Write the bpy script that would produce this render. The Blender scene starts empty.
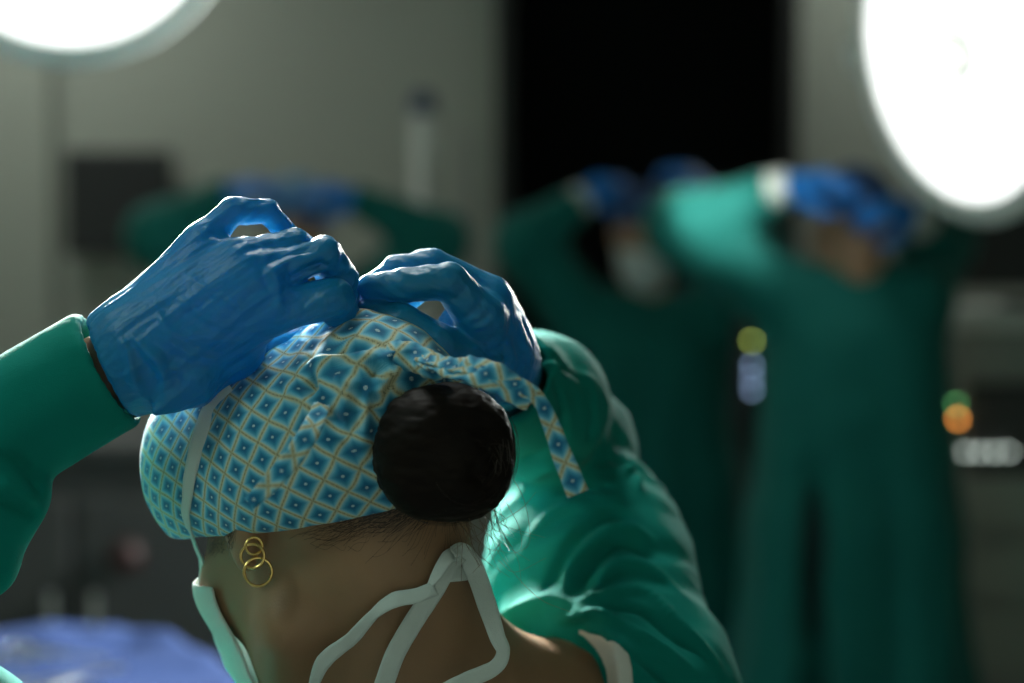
import bpy, math, random
import numpy as np
from mathutils import Matrix, Vector

random.seed(7)
np.random.seed(7)
SC = bpy.context.scene
COL = SC.collection

# ------------------------------------------------------------------ camera
FPX = 2000.0                      # focal length in pixels of a 1024 x 683 frame
PITCH = math.atan((341.5 - 230.0) / FPX)
CAM = np.array([0.0, 0.0, 1.6])
FW = np.array([0, math.cos(PITCH), -math.sin(PITCH)])
UP = np.array([0, math.sin(PITCH), math.cos(PITCH)])
RT = np.array([1.0, 0, 0])
cam_data = bpy.data.cameras.new('camera')
cam = bpy.data.objects.new('camera', cam_data)
COL.objects.link(cam)
cam.location = CAM
cam.rotation_euler = (math.pi / 2 - PITCH, 0, 0)
cam_data.sensor_width = 36.0
cam_data.lens = FPX * 36.0 / 1024.0
cam_data.clip_start = 0.05
cam_data.dof.use_dof = True
cam_data.dof.focus_distance = 1.225
cam_data.dof.aperture_fstop = 2.9
SC.camera = cam

# ------------------------------------------------------------------ world, exposure
W = bpy.data.worlds.new('world')
SC.world = W
W.use_nodes = True
W.node_tree.nodes['Background'].inputs[0].default_value = (0.55, 0.72, 0.68, 1)
W.node_tree.nodes['Background'].inputs[1].default_value = 0.02
SC.view_settings.view_transform = 'Standard'
SC.view_settings.look = 'None'
SC.view_settings.gamma = 1.0
SC.view_settings.exposure = 0.0
SC.view_settings.use_curve_mapping = False

LAMP_LEFT_POWER = 52.0
LAMP_RIGHT_POWER = 52.0
ADDED_PANEL_POWER = 6.0


def P(px, py, d):
    """world point on the ray of a photo pixel, at axial depth d"""
    return CAM + FW * d + RT * ((px - 512.0) / FPX * d) + UP * ((341.5 - py) / FPX * d)


def PX(v):
    q = np.asarray(v) - CAM
    d = q @ FW
    return 512 + (q @ RT) / d * FPX, 341.5 - (q @ UP) / d * FPX, d


# ------------------------------------------------------------------ materials
def new_mat(name):
    m = bpy.data.materials.new(name)
    m.use_nodes = True
    nt = m.node_tree
    return m, nt, nt.nodes['Principled BSDF']


def rgb(c):
    return (c[0], c[1], c[2], 1.0)


def plain(name, col, rough=0.6, metal=0.0, var=0.12, scale=8.0, bump=0.0, bump_scale=200.0,
          sss=0.0, sheen=0.0, spec=0.5, transl=0.0, tcol=None):
    m, nt, b = new_mat(name)
    L = nt.links
    tc = nt.nodes.new('ShaderNodeTexCoord')
    n = nt.nodes.new('ShaderNodeTexNoise')
    n.inputs['Scale'].default_value = scale
    n.inputs['Detail'].default_value = 5
    L.new(tc.outputs['Object'], n.inputs['Vector'])
    r = nt.nodes.new('ShaderNodeMix')
    r.data_type = 'RGBA'
    r.inputs[6].default_value = rgb([x * (1 - var) for x in col])
    r.inputs[7].default_value = rgb([min(1, x * (1 + var)) for x in col])
    L.new(n.outputs['Fac'], r.inputs[0])
    L.new(r.outputs[2], b.inputs['Base Color'])
    b.inputs['Roughness'].default_value = rough
    b.inputs['Metallic'].default_value = metal
    b.inputs['Specular IOR Level'].default_value = spec
    if sss:
        b.inputs['Subsurface Weight'].default_value = sss
        b.inputs['Subsurface Radius'].default_value = (1.0, 0.4, 0.2)
        b.inputs['Subsurface Scale'].default_value = 0.006
    if sheen:
        b.inputs['Sheen Weight'].default_value = sheen
        b.inputs['Sheen Roughness'].default_value = 0.4
    if bump:
        n2 = nt.nodes.new('ShaderNodeTexNoise')
        n2.inputs['Scale'].default_value = bump_scale
        n2.inputs['Detail'].default_value = 4
        L.new(tc.outputs['Object'], n2.inputs['Vector'])
        bp = nt.nodes.new('ShaderNodeBump')
        bp.inputs['Strength'].default_value = bump
        bp.inputs['Distance'].default_value = 0.002
        L.new(n2.outputs['Fac'], bp.inputs['Height'])
        L.new(bp.outputs[0], b.inputs['Normal'])
    if transl:
        t = nt.nodes.new('ShaderNodeBsdfTranslucent')
        t.inputs[0].default_value = rgb(tcol or col)
        mx = nt.nodes.new('ShaderNodeMixShader')
        mx.inputs[0].default_value = transl
        out = nt.nodes['Material Output']
        L.new(b.outputs[0], mx.inputs[1])
        L.new(t.outputs[0], mx.inputs[2])
        L.new(mx.outputs[0], out.inputs[0])
    return m


def emit(name, col, strength):
    m = bpy.data.materials.new(name)
    m.use_nodes = True
    nt = m.node_tree
    nt.nodes.clear()
    e = nt.nodes.new('ShaderNodeEmission')
    e.inputs[0].default_value = rgb(col)
    e.inputs[1].default_value = strength
    o = nt.nodes.new('ShaderNodeOutputMaterial')
    nt.links.new(e.outputs[0], o.inputs[0])
    return m


def cap_pattern(name):
    """printed cotton: blue diamonds with stippled dark centres between double yellow dotted lines"""
    m, nt, b = new_mat(name)
    L = nt.links
    N = nt.nodes

    def math_(op, a, c=None):
        n = N.new('ShaderNodeMath')
        n.operation = op
        for i, v in enumerate((a, c)):
            if v is None:
                continue
            if isinstance(v, (int, float)):
                n.inputs[i].default_value = v
            else:
                L.new(v, n.inputs[i])
        return n.outputs[0]
    at = N.new('ShaderNodeAttribute')
    at.attribute_name = 'cloth_uv'
    sp = N.new('ShaderNodeSeparateXYZ')
    L.new(at.outputs['Vector'], sp.inputs[0])
    s = 1.0 / 0.0158
    k = s * 0.7071
    a = math_('MULTIPLY', math_('ADD', sp.outputs[0], sp.outputs[1]), k)
    c = math_('MULTIPLY', math_('SUBTRACT', sp.outputs[0], sp.outputs[1]), k)
    fa = math_('SUBTRACT', math_('FRACT', a), 0.5)
    fc = math_('SUBTRACT', math_('FRACT', c), 0.5)
    da = math_('ABSOLUTE', fa)
    dc = math_('ABSOLUTE', fc)
    mx = math_('MULTIPLY', math_('MAXIMUM', da, dc), 2.0)
    # stipple rings
    ring = math_('SINE', math_('MULTIPLY', math_('ADD', da, dc), 75.0))
    stip = math_('MULTIPLY', math_('SINE', math_('MULTIPLY', a, 88.0)), math_('SINE', math_('MULTIPLY', c, 88.0)))
    v = math_('ADD', mx, math_('MULTIPLY', math_('ADD', ring, stip), 0.04))
    ramp = N.new('ShaderNodeValToRGB')
    cr = ramp.color_ramp
    stops = [(0.0, (0.80, 0.88, 0.88)), (0.05, (0.52, 0.72, 0.78)), (0.11, (0.012, 0.14, 0.28)),
             (0.34, (0.02, 0.20, 0.38)), (0.54, (0.06, 0.36, 0.56)), (0.70, (0.20, 0.54, 0.70)),
             (0.82, (0.40, 0.64, 0.68)), (0.86, (0.62, 0.63, 0.46)), (0.93, (0.56, 0.53, 0.33)), (1.0, (0.20, 0.20, 0.13))]
    while len(cr.elements) < len(stops):
        cr.elements.new(0.5)
    for e, (p, col) in zip(cr.elements, stops):
        e.position = p
        e.color = rgb(col)
    L.new(v, ramp.inputs[0])
    # dotted centre of the lines
    dots = math_('MULTIPLY', math_('SINE', math_('MULTIPLY', math_('ADD', a, c), 30.0)),
                 math_('GREATER_THAN', mx, 0.90))
    mixd = N.new('ShaderNodeMix')
    mixd.data_type = 'RGBA'
    L.new(math_('MULTIPLY', math_('MAXIMUM', dots, 0.0), 0.8), mixd.inputs[0])
    L.new(ramp.outputs[0], mixd.inputs[6])
    mixd.inputs[7].default_value = rgb((0.58, 0.53, 0.32))
    L.new(mixd.outputs[2], b.inputs['Base Color'])
    b.inputs['Roughness'].default_value = 0.85
    b.inputs['Specular IOR Level'].default_value = 0.2
    b.inputs['Sheen Weight'].default_value = 0.25
    wv = N.new('ShaderNodeTexNoise')
    wv.inputs['Scale'].default_value = 900
    L.new(at.outputs['Vector'], wv.inputs['Vector'])
    bp = N.new('ShaderNodeBump')
    bp.inputs['Strength'].default_value = 0.25
    bp.inputs['Distance'].default_value = 0.001
    L.new(wv.outputs['Fac'], bp.inputs['Height'])
    L.new(bp.outputs[0], b.inputs['Normal'])
    t = N.new('ShaderNodeBsdfTranslucent')
    L.new(mixd.outputs[2], t.inputs[0])
    ms = N.new('ShaderNodeMixShader')
    ms.inputs[0].default_value = 0.12
    L.new(b.outputs[0], ms.inputs[1])
    L.new(t.outputs[0], ms.inputs[2])
    L.new(ms.outputs[0], N['Material Output'].inputs[0])
    return m


M = {}
M['wall'] = plain('wall_paint', (0.34, 0.36, 0.31), 0.75, var=0.05, scale=2.0, bump=0.05, bump_scale=60)
M['floor'] = plain('vinyl_floor', (0.16, 0.19, 0.19), 0.35, var=0.1, scale=6.0)
M['ceiling'] = plain('ceiling_paint', (0.40, 0.42, 0.38), 0.8, var=0.04)
M['dark'] = plain('dark_room_paint', (0.012, 0.014, 0.013), 0.8)  # near-black wall colour stands in for an unlit room beyond the doorway
M['frame'] = plain('door_frame_metal', (0.012, 0.013, 0.013), 0.5, var=0.05)
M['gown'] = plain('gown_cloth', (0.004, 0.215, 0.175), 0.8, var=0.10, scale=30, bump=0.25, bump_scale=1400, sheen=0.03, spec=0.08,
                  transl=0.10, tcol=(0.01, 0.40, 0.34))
M['gown_far'] = plain('far_gown_cloth', (0.003, 0.125, 0.105), 0.8, var=0.10, scale=12, sheen=0.1, spec=0.25)  # same gown cloth, colour darkened for the dim back of the room
M['lining'] = plain('white_lining', (0.62, 0.64, 0.58), 0.85, var=0.06, scale=80, bump=0.4, bump_scale=900)
M['skin'] = plain('skin', (0.29, 0.165, 0.09), 0.5, var=0.10, scale=40, bump=0.12, bump_scale=700, sss=0.15, spec=0.4)
M['skin_far'] = plain('skin_far', (0.40, 0.22, 0.13), 0.5, var=0.08, scale=30)
M['glove'] = plain('nitrile_glove', (0.003, 0.185, 0.345), 0.40, var=0.10, scale=45, bump=0.22, bump_scale=420, spec=0.45,
                   transl=0.14, tcol=(0.01, 0.26, 0.68))
M['glove_far'] = plain('nitrile_glove_far', (0.006, 0.18, 0.58), 0.45, var=0.06)
M['cap'] = cap_pattern('printed_cap_cotton')
M['cap_far'] = plain('pale_blue_cap_cotton', (0.16, 0.30, 0.45), 0.85)
M['cap_dark'] = plain('navy_cap_cotton', (0.02, 0.06, 0.16), 0.85)
M['hair'] = plain('dark_hair', (0.008, 0.005, 0.0035), 0.6, var=0.5, scale=120, spec=0.10)
M['strand'] = plain('hair_strand', (0.022, 0.012, 0.007), 0.4, var=0.3, scale=60, spec=0.4)
M['gold'] = plain('gold', (0.80, 0.55, 0.20), 0.25, metal=1.0, var=0.08, scale=200)
M['mask'] = plain('mask_paper', (0.76, 0.82, 0.79), 0.85, var=0.05, scale=120, bump=0.4, bump_scale=1200, transl=0.25, tcol=(0.6, 0.75, 0.72))
M['metal'] = plain('brushed_steel', (0.55, 0.56, 0.55), 0.3, metal=1.0, var=0.1)
M['white'] = plain('white_enamel', (0.70, 0.72, 0.68), 0.4, var=0.04)
M['grey'] = plain('grey_enamel', (0.30, 0.31, 0.28), 0.5, var=0.05)
M['black'] = plain('black_plastic', (0.012, 0.013, 0.014), 0.45)
M['darkgrey'] = plain('charcoal_plastic', (0.035, 0.037, 0.036), 0.5)
M['navy'] = plain('navy_plastic', (0.02, 0.04, 0.10), 0.5)
M['drape'] = plain('blue_drape', (0.022, 0.055, 0.20), 0.85, var=0.2, scale=14, bump=0.3, bump_scale=500)
M['red'] = plain('dull_red_plastic', (0.03, 0.008, 0.008), 0.5)
M['scrubs'] = plain('dark_scrub_cloth', (0.004, 0.030, 0.030), 0.85)
M['shoe'] = plain('clog_rubber', (0.05, 0.06, 0.07), 0.6)
M['lens'] = emit('lamp_lens_glow', (0.96, 1.0, 0.97), 2.2)
M['pod'] = emit('lamp_pod_glow', (0.96, 1.0, 0.97), 7.0)


# ------------------------------------------------------------------ signed distance modelling
def npa(x):
    return np.asarray(x, dtype=np.float32)


def rcone(p, a, b, r1, r2):
    a = npa(a); b = npa(b)
    ba = b - a
    h = np.clip(((p - a) @ ba) / max(1e-9, float(ba @ ba)), 0, 1)
    q = p - a - h[:, None] * ba
    return np.sqrt((q * q).sum(1)) - (r1 + (r2 - r1) * h)


def ell(p, c, r):
    r = npa(r)
    q = (p - npa(c)) / r
    k0 = np.sqrt((q * q).sum(1))
    q2 = q / r
    k1 = np.sqrt((q2 * q2).sum(1)) + 1e-9
    return k0 * (k0 - 1.0) / k1


def sph(p, c, r):
    q = p - npa(c)
    return np.sqrt((q * q).sum(1)) - r


def smin(a, b, k):
    h = np.maximum(k - np.abs(a - b), 0) / k
    return np.minimum(a, b) - h * h * k * 0.25


def smax(a, b, k):
    return -smin(-a, -b, k)


def union(ds, k):
    d = ds[0]
    for e in ds[1:]:
        d = smin(d, e, k)
    return d


def _hash(i, j, k, seed):
    h = (i * 374761393 + j * 668265263 + k * 2147483647 + seed * 974634777) & 0xffffffff
    h = ((h ^ (h >> 13)) * 1274126177) & 0xffffffff
    return ((h ^ (h >> 16)) & 0xffff) / 32767.5 - 1.0


def noise(p, seed=0):
    p = np.asarray(p, dtype=np.float64)
    f = np.floor(p).astype(np.int64)
    t = p - f
    t = t * t * (3 - 2 * t)
    r = 0
    for dx in (0, 1):
        wx = t[:, 0] if dx else 1 - t[:, 0]
        for dy in (0, 1):
            wy = t[:, 1] if dy else 1 - t[:, 1]
            for dz in (0, 1):
                wz = t[:, 2] if dz else 1 - t[:, 2]
                r = r + wx * wy * wz * _hash(f[:, 0] + dx, f[:, 1] + dy, f[:, 2] + dz, seed)
    return r


def fbm(p, o=3, seed=0):
    r = 0
    a = 1.0
    for i in range(o):
        r = r + a * noise(p * (2 ** i) + 17.3 * i, seed + i)
        a *= 0.5
    return r


def polygonise(f, lo, hi, h):
    """sparse surface nets of the zero set of f; returns vertices and quads"""
    B = 8
    lo = np.asarray(lo, float); hi = np.asarray(hi, float)
    nb = np.maximum(1, np.ceil((hi - lo) / (h * B)).astype(int))
    n = nb * B
    ax = [lo[i] + (np.arange(nb[i]) * B + (B - 1) / 2) * h for i in range(3)]
    G = np.stack(np.meshgrid(*ax, indexing='ij'), -1).reshape(-1, 3).astype(np.float32)
    dB = f(G).reshape(nb)
    act = np.argwhere(np.abs(dB) < h * B * 1.5)
    D = np.repeat(np.repeat(np.repeat(np.sign(dB).astype(np.float32) * h * 4, B, 0), B, 1), B, 2)
    o = np.stack(np.meshgrid(*[np.arange(B)] * 3, indexing='ij'), -1).reshape(-1, 3)
    for s in range(0, len(act), 600):
        ch = act[s:s + 600]
        I = (ch[:, None, :] * B + o[None]).reshape(-1, 3)
        D[I[:, 0], I[:, 1], I[:, 2]] = f((lo + I * h).astype(np.float32))
    D[D == 0] = 1e-9
    # close at the border
    for a in range(3):
        sl = [slice(None)] * 3
        for e in (0, -1):
            sl[a] = e
            D[tuple(sl)] = np.maximum(D[tuple(sl)], h * 0.3)
    S = D < 0
    cnt = np.zeros(np.array(S.shape) - 1, np.uint8)
    cs = [(i, j, k) for i in (0, 1) for j in (0, 1) for k in (0, 1)]
    for (i, j, k) in cs:
        cnt += S[i:S.shape[0] - 1 + i, j:S.shape[1] - 1 + j, k:S.shape[2] - 1 + k]
    C = np.argwhere((cnt > 0) & (cnt < 8))
    idx = np.full(cnt.shape, -1, np.int32)
    idx[C[:, 0], C[:, 1], C[:, 2]] = np.arange(len(C))
    vals = {c: D[C[:, 0] + c[0], C[:, 1] + c[1], C[:, 2] + c[2]] for c in cs}
    acc = np.zeros((len(C), 3)); num = np.zeros(len(C))
    for c in cs:
        for a in range(3):
            if c[a] == 0:
                c2 = list(c); c2[a] = 1; c2 = tuple(c2)
                v0, v1 = vals[c], vals[c2]
                m = (v0 < 0) != (v1 < 0)
                t = np.where(m, v0 / np.where(m, v0 - v1, 1), 0)
                pt = np.tile(np.array(c, float), (len(C), 1))
                pt[:, a] += t
                acc[m] += pt[m]; num[m] += 1
    V = lo + (C + acc / num[:, None]) * h
    Q = []
    for a in range(3):
        b, c = (a + 1) % 3, (a + 2) % 3
        s0 = [slice(None)] * 3; s1 = [slice(None)] * 3
        s0[a] = slice(0, -1); s1[a] = slice(1, None)
        A0, A1 = S[tuple(s0)], S[tuple(s1)]
        for flip in (False, True):
            E = np.argwhere((A0 & ~A1) if not flip else (~A0 & A1))
            ok = (E[:, b] > 0) & (E[:, c] > 0) & (E[:, b] < S.shape[b] - 1) & (E[:, c] < S.shape[c] - 1)
            E = E[ok]
            q = []
            for (db, dc) in ((-1, -1), (0, -1), (0, 0), (-1, 0)):
                e = E.copy(); e[:, b] += db; e[:, c] += dc
                q.append(idx[e[:, 0], e[:, 1], e[:, 2]])
            q = np.stack(q, 1)
            Q.append(q[:, ::-1] if flip else q)
    Q = np.concatenate(Q)
    Q = Q[(Q >= 0).all(1)]
    return V, Q


def relax(V, Q, it=2, lam=0.5):
    n = len(V)
    e0 = Q.reshape(-1); e1 = np.roll(Q, -1, 1).reshape(-1)
    deg = np.bincount(e0, minlength=n) + np.bincount(e1, minlength=n)
    for _ in range(it):
        s = np.zeros((n, 3))
        for a in range(3):
            s[:, a] = np.bincount(e0, V[e1, a], n) + np.bincount(e1, V[e0, a], n)
        V = V + lam * (s / np.maximum(deg, 1)[:, None] - V)
    return V


def normals(V, Q):
    fn = np.cross(V[Q[:, 2]] - V[Q[:, 0]], V[Q[:, 3]] - V[Q[:, 1]])
    N = np.zeros_like(V)
    for a in range(3):
        for c in range(4):
            N[:, a] += np.bincount(Q[:, c], fn[:, a], len(V))
    return N / (np.linalg.norm(N, axis=1, keepdims=True) + 1e-12)


def seg_dist(V, pts):
    """distance to a polyline and the parameter 0..1 along it"""
    pts = np.asarray(pts, float)
    L = np.linalg.norm(np.diff(pts, axis=0), axis=1)
    cum = np.concatenate([[0], np.cumsum(L)]); tot = cum[-1]
    best = np.full(len(V), 1e9); par = np.zeros(len(V))
    for i in range(len(pts) - 1):
        ba = pts[i + 1] - pts[i]
        h = np.clip(((V - pts[i]) @ ba) / (ba @ ba + 1e-12), 0, 1)
        d = np.linalg.norm(V - pts[i] - h[:, None] * ba, axis=1)
        m = d < best
        best[m] = d[m]; par[m] = (cum[i] + h[m] * L[i]) / tot
    return best, par


def spline(pts, n=12):
    pts = np.asarray(pts, float)
    if len(pts) < 3:
        t = np.linspace(0, 1, n)[:, None]
        return pts[0] * (1 - t) + pts[1] * t
    p = np.vstack([2 * pts[0] - pts[1], pts, 2 * pts[-1] - pts[-2]])
    out = []
    for i in range(1, len(p) - 2):
        t = np.linspace(0, 1, n, endpoint=False)[:, None]
        a, b, c, d = p[i - 1], p[i], p[i + 1], p[i + 2]
        out.append(0.5 * (2 * b + (c - a) * t + (2 * a - 5 * b + 4 * c - d) * t ** 2 + (3 * b - a - 3 * c + d) * t ** 3))
    out.append(pts[-1:])
    return np.vstack(out)


_PXC = {}


def surface_point(V, px, py):
    key = (id(V), len(V))
    if key not in _PXC:
        _PXC.clear(); _PXC[key] = PX(V)
    x, y, d = _PXC[key]
    r = (x - px) ** 2 + (y - py) ** 2
    near = r < 6.0 ** 2
    if not near.any():
        return V[np.argmin(r)]
    i = np.where(near)[0]
    return V[i[np.argmin(d[i])]]


def folds(V, Q, lines):
    """push cloth out (or in) along creases drawn over its surface: (pixel path, amplitude, width)"""
    _PXC.clear()
    N = normals(V, Q)
    off = np.zeros(len(V))
    for (path, amp, wid) in lines:
        pts = spline([surface_point(V, x, y) for x, y in path], 6)
        lo = pts.min(0) - 3.2 * wid; hi = pts.max(0) + 3.2 * wid
        m = np.where(((V > lo) & (V < hi)).all(1))[0]
        d, t = seg_dist(V[m], pts)
        taper = np.clip(np.minimum(t, 1 - t) * 5, 0.12, 1)
        off[m] += amp * taper * np.exp(-(d / wid) ** 2)
    return V + N * off[:, None]


# ------------------------------------------------------------------ object helpers
def mesh_object(name, V, F, mat, parent=None, smooth=True):
    me = bpy.data.meshes.new(name)
    V = np.asarray(V, dtype=np.float64)
    if isinstance(F, np.ndarray):
        k = F.shape[1]
        me.vertices.add(len(V)); me.vertices.foreach_set('co', V.astype(np.float32).ravel())
        me.loops.add(F.size); me.loops.foreach_set('vertex_index', F.astype(np.int32).ravel())
        me.polygons.add(len(F))
        me.polygons.foreach_set('loop_start', (np.arange(len(F)) * k).astype(np.int32))
        me.update(calc_edges=True)
    else:
        me.from_pydata([tuple(v) for v in V], [], F)
    me.validate()
    if smooth:
        me.polygons.foreach_set('use_smooth', [True] * len(me.polygons))
    me.materials.append(mat)
    me.update()
    ob = bpy.data.objects.new(name, me)
    COL.objects.link(ob)
    attach(ob, parent)
    return ob


def attach(ob, parent):
    if parent is not None:
        ob.parent = parent
        root = parent
        inv = Matrix.Identity(4)
        while root is not None:
            if root.type == 'EMPTY':
                inv = Matrix.Translation(-root.location)
            root = root.parent
        ob.matrix_parent_inverse = inv if parent.type == 'EMPTY' else Matrix.Identity(4)


def attr_uv(ob, uv):
    a = ob.data.attributes.new('cloth_uv', 'FLOAT_VECTOR', 'POINT')
    a.data.foreach_set('vector', np.asarray(uv, np.float32).ravel())


def thing(name, label, cat, loc=(0, 0, 0), group=None):
    o = bpy.data.objects.new(name, None)
    o.location = Vector([float(x) for x in loc])
    o.empty_display_size = 0.1
    COL.objects.link(o)
    return tag(o, label, cat, group)


def tag(o, label, cat, group=None):
    o['label'] = label
    o['category'] = cat
    if group:
        o['group'] = group
    return o


def sdf_object(name, f, lo, hi, h, mat, parent=None, it=2, post=None):
    V, Q = polygonise(f, lo, hi, h)
    V = relax(V, Q, it)
    if post:
        V = post(V, Q)
    ob = mesh_object(name, V, Q, mat, parent)
    return ob, V, Q


class MB:
    """collects simple solids into one mesh"""
    def __init__(s):
        s.v = []; s.f = []

    def add(s, V, F):
        o = len(s.v)
        s.v += [tuple(float(c) for c in v) for v in V]
        s.f += [tuple(i + o for i in f) for f in F]

    def box(s, c, size, R=None, bev=0.0):
        hx, hy, hz = [x / 2 for x in size]
        b = min(bev, hx * .9, hy * .9, hz * .9)
        if b <= 0:
            V = [(x, y, z) for x in (-hx, hx) for y in (-hy, hy) for z in (-hz, hz)]
            F = [(0, 1, 3, 2), (4, 6, 7, 5), (0, 4, 5, 1), (2, 3, 7, 6), (0, 2, 6, 4), (1, 5, 7, 3)]
        else:
            V = []; ring = []
            for (z, q) in ((-hz, b), (-hz + b, 0), (hz - b, 0), (hz, b)):
                x, y = hx - q, hy - q
                r = [(x, y - b), (x - b, y), (-x + b, y), (-x, y - b), (-x, -y + b), (-x + b, -y), (x - b, -y), (x, -y + b)]
                ring.append(len(V)); V += [(a, c2, z) for a, c2 in r]
            F = []
            for i in range(3):
                for j in range(8):
                    k = (j + 1) % 8
                    F.append((ring[i] + j, ring[i] + k, ring[i + 1] + k, ring[i + 1] + j))
            F.append(tuple(ring[0] + j for j in range(7, -1, -1)))
            F.append(tuple(ring[3] + j for j in range(8)))
        V = np.array(V, float)
        if R is not None:
            V = V @ np.asarray(R).T
        s.add(V + np.asarray(c), F)
        return s

    def tube(s, path, rad, n=12, caps=True):
        path = np.asarray(path, float)
        m = len(path)
        rad = np.full(m, rad) if np.isscalar(rad) else np.asarray(rad, float)
        T = np.gradient(path, axis=0)
        T /= np.linalg.norm(T, axis=1, keepdims=True) + 1e-12
        ref = np.array([0, 0, 1.0]) if abs(T[0][2]) < 0.9 else np.array([1.0, 0, 0])
        V = []
        u = np.cross(ref, T[0]); u /= np.linalg.norm(u)
        for i in range(m):
            u = u - T[i] * (u @ T[i]); u /= np.linalg.norm(u) + 1e-12
            w = np.cross(T[i], u)
            for j in range(n):
                a = 2 * math.pi * j / n
                V.append(path[i] + rad[i] * (math.cos(a) * u + math.sin(a) * w))
        F = []
        for i in range(m - 1):
            for j in range(n):
                k = (j + 1) % n
                F.append((i * n + j, i * n + k, (i + 1) * n + k, (i + 1) * n + j))
        if caps:
            F.append(tuple(range(n - 1, -1, -1)))
            F.append(tuple((m - 1) * n + j for j in range(n)))
        s.add(V, F)
        return s

    def lathe(s, prof, c, axis=(0, 0, 1), n=48):
        """profile of (radius, height) pairs turned about axis at c"""
        a = np.asarray(axis, float); a /= np.linalg.norm(a)
        ref = np.array([1.0, 0, 0]) if abs(a[0]) < 0.9 else np.array([0, 1.0, 0])
        u = np.cross(ref, a); u /= np.linalg.norm(u); w = np.cross(a, u)
        V = []
        for (r, z) in prof:
            for j in range(n):
                t = 2 * math.pi * j / n
                V.append(np.asarray(c) + a * z + max(r, 1e-4) * (math.cos(t) * u + math.sin(t) * w))
        F = []
        for i in range(len(prof) - 1):
            for j in range(n):
                k = (j + 1) % n
                F.append((i * n + j, i * n + k, (i + 1) * n + k, (i + 1) * n + j))
        F.append(tuple(range(n - 1, -1, -1)))
        F.append(tuple((len(prof) - 1) * n + j for j in range(n)))
        s.add(V, F)
        return s

    def build(s, name, mat, parent=None, smooth=False):
        ob = mesh_object(name, s.v, s.f, mat, parent, False)
        if smooth:
            try:
                ob.data.set_sharp_from_angle(angle=math.radians(40))
                ob.data.polygons.foreach_set('use_smooth', [True] * len(ob.data.polygons))
            except Exception:
                pass
        return ob


def structure(ob):
    ob['kind'] = 'structure'
    return ob


# ------------------------------------------------------------------ room shell
X0, X1, Y0, Y1, ZC = -2.6, 2.6, -1.4, 6.5, 3.0
DOOR_X0, DOOR_X1 = P(503, 100, Y1)[0], P(789, 100, Y1)[0]
DOOR_H = 2.6
structure(MB().box(((X0 + X1) / 2, (Y0 + Y1) / 2, -0.05), (X1 - X0 + .4, Y1 - Y0 + .4, 0.1)).build('floor', M['floor']))
structure(MB().box(((X0 + X1) / 2, (Y0 + Y1) / 2, ZC + 0.05), (X1 - X0 + .4, Y1 - Y0 + .4, 0.1)).build('ceiling', M['ceiling']))
structure(MB().box((X0 - 0.1, (Y0 + Y1) / 2, ZC / 2), (0.2, Y1 - Y0 + .4, ZC)).build('wall_left', M['wall']))
structure(MB().box((X1 + 0.1, (Y0 + Y1) / 2, ZC / 2), (0.2, Y1 - Y0 + .4, ZC)).build('wall_right', M['wall']))
structure(MB().box(((X0 + X1) / 2, Y0 - 0.1, ZC / 2), (X1 - X0, 0.2, ZC)).build('wall_front', M['wall']))
wb = MB()
wb.box(((X0 + DOOR_X0) / 2, Y1 + 0.1, ZC / 2), (DOOR_X0 - X0, 0.2, ZC))
wb.box(((X1 + DOOR_X1) / 2, Y1 + 0.1, ZC / 2), (X1 - DOOR_X1, 0.2, ZC))
wb.box(((DOOR_X0 + DOOR_X1) / 2, Y1 + 0.1, (ZC + DOOR_H) / 2), (DOOR_X1 - DOOR_X0, 0.2, ZC - DOOR_H))
structure(wb.build('wall_back', M['wall']))
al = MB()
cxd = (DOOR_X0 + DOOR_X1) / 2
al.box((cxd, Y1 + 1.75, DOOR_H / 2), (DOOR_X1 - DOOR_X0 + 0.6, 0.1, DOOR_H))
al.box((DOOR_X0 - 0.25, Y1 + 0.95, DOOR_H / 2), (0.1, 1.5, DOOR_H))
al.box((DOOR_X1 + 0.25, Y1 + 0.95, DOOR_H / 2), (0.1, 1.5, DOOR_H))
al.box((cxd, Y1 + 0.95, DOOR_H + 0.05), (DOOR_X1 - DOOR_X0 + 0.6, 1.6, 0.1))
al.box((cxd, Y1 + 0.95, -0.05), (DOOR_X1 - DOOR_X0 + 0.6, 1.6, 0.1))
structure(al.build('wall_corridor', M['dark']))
fr = MB()
for x in (DOOR_X0, DOOR_X1):
    fr.box((x, Y1 - 0.01, DOOR_H / 2), (0.05, 0.06, DOOR_H), bev=0.006)
fr.box((cxd, Y1 - 0.01, DOOR_H), (DOOR_X1 - DOOR_X0 + 0.05, 0.06, 0.05), bev=0.006)
structure(fr.build('trim_1', M['frame']))
# shallow pier of the left-hand wall return
structure(MB().box((X0 + 0.3, Y1 - 0.03, ZC / 2), (2 * (P(52, 100, Y1 - .06)[0] - (X0 + 0.3)), 0.06, ZC)).build('wall_pier', M['wall']))
bb = MB()
bb.box(((X0 + DOOR_X0) / 2, Y1 - 0.008, 0.05), (DOOR_X0 - X0 - 0.1, 0.016, 0.1))
structure(bb.build('baseboard_back', M['grey']))


# ------------------------------------------------------------------ surgical lamps (each with its own light)
def frame_from(n):
    n = np.asarray(n, float); n /= np.linalg.norm(n)
    u = np.cross([0, 0, 1.0], n); u /= np.linalg.norm(u)
    return n, u, np.cross(n, u)


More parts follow.
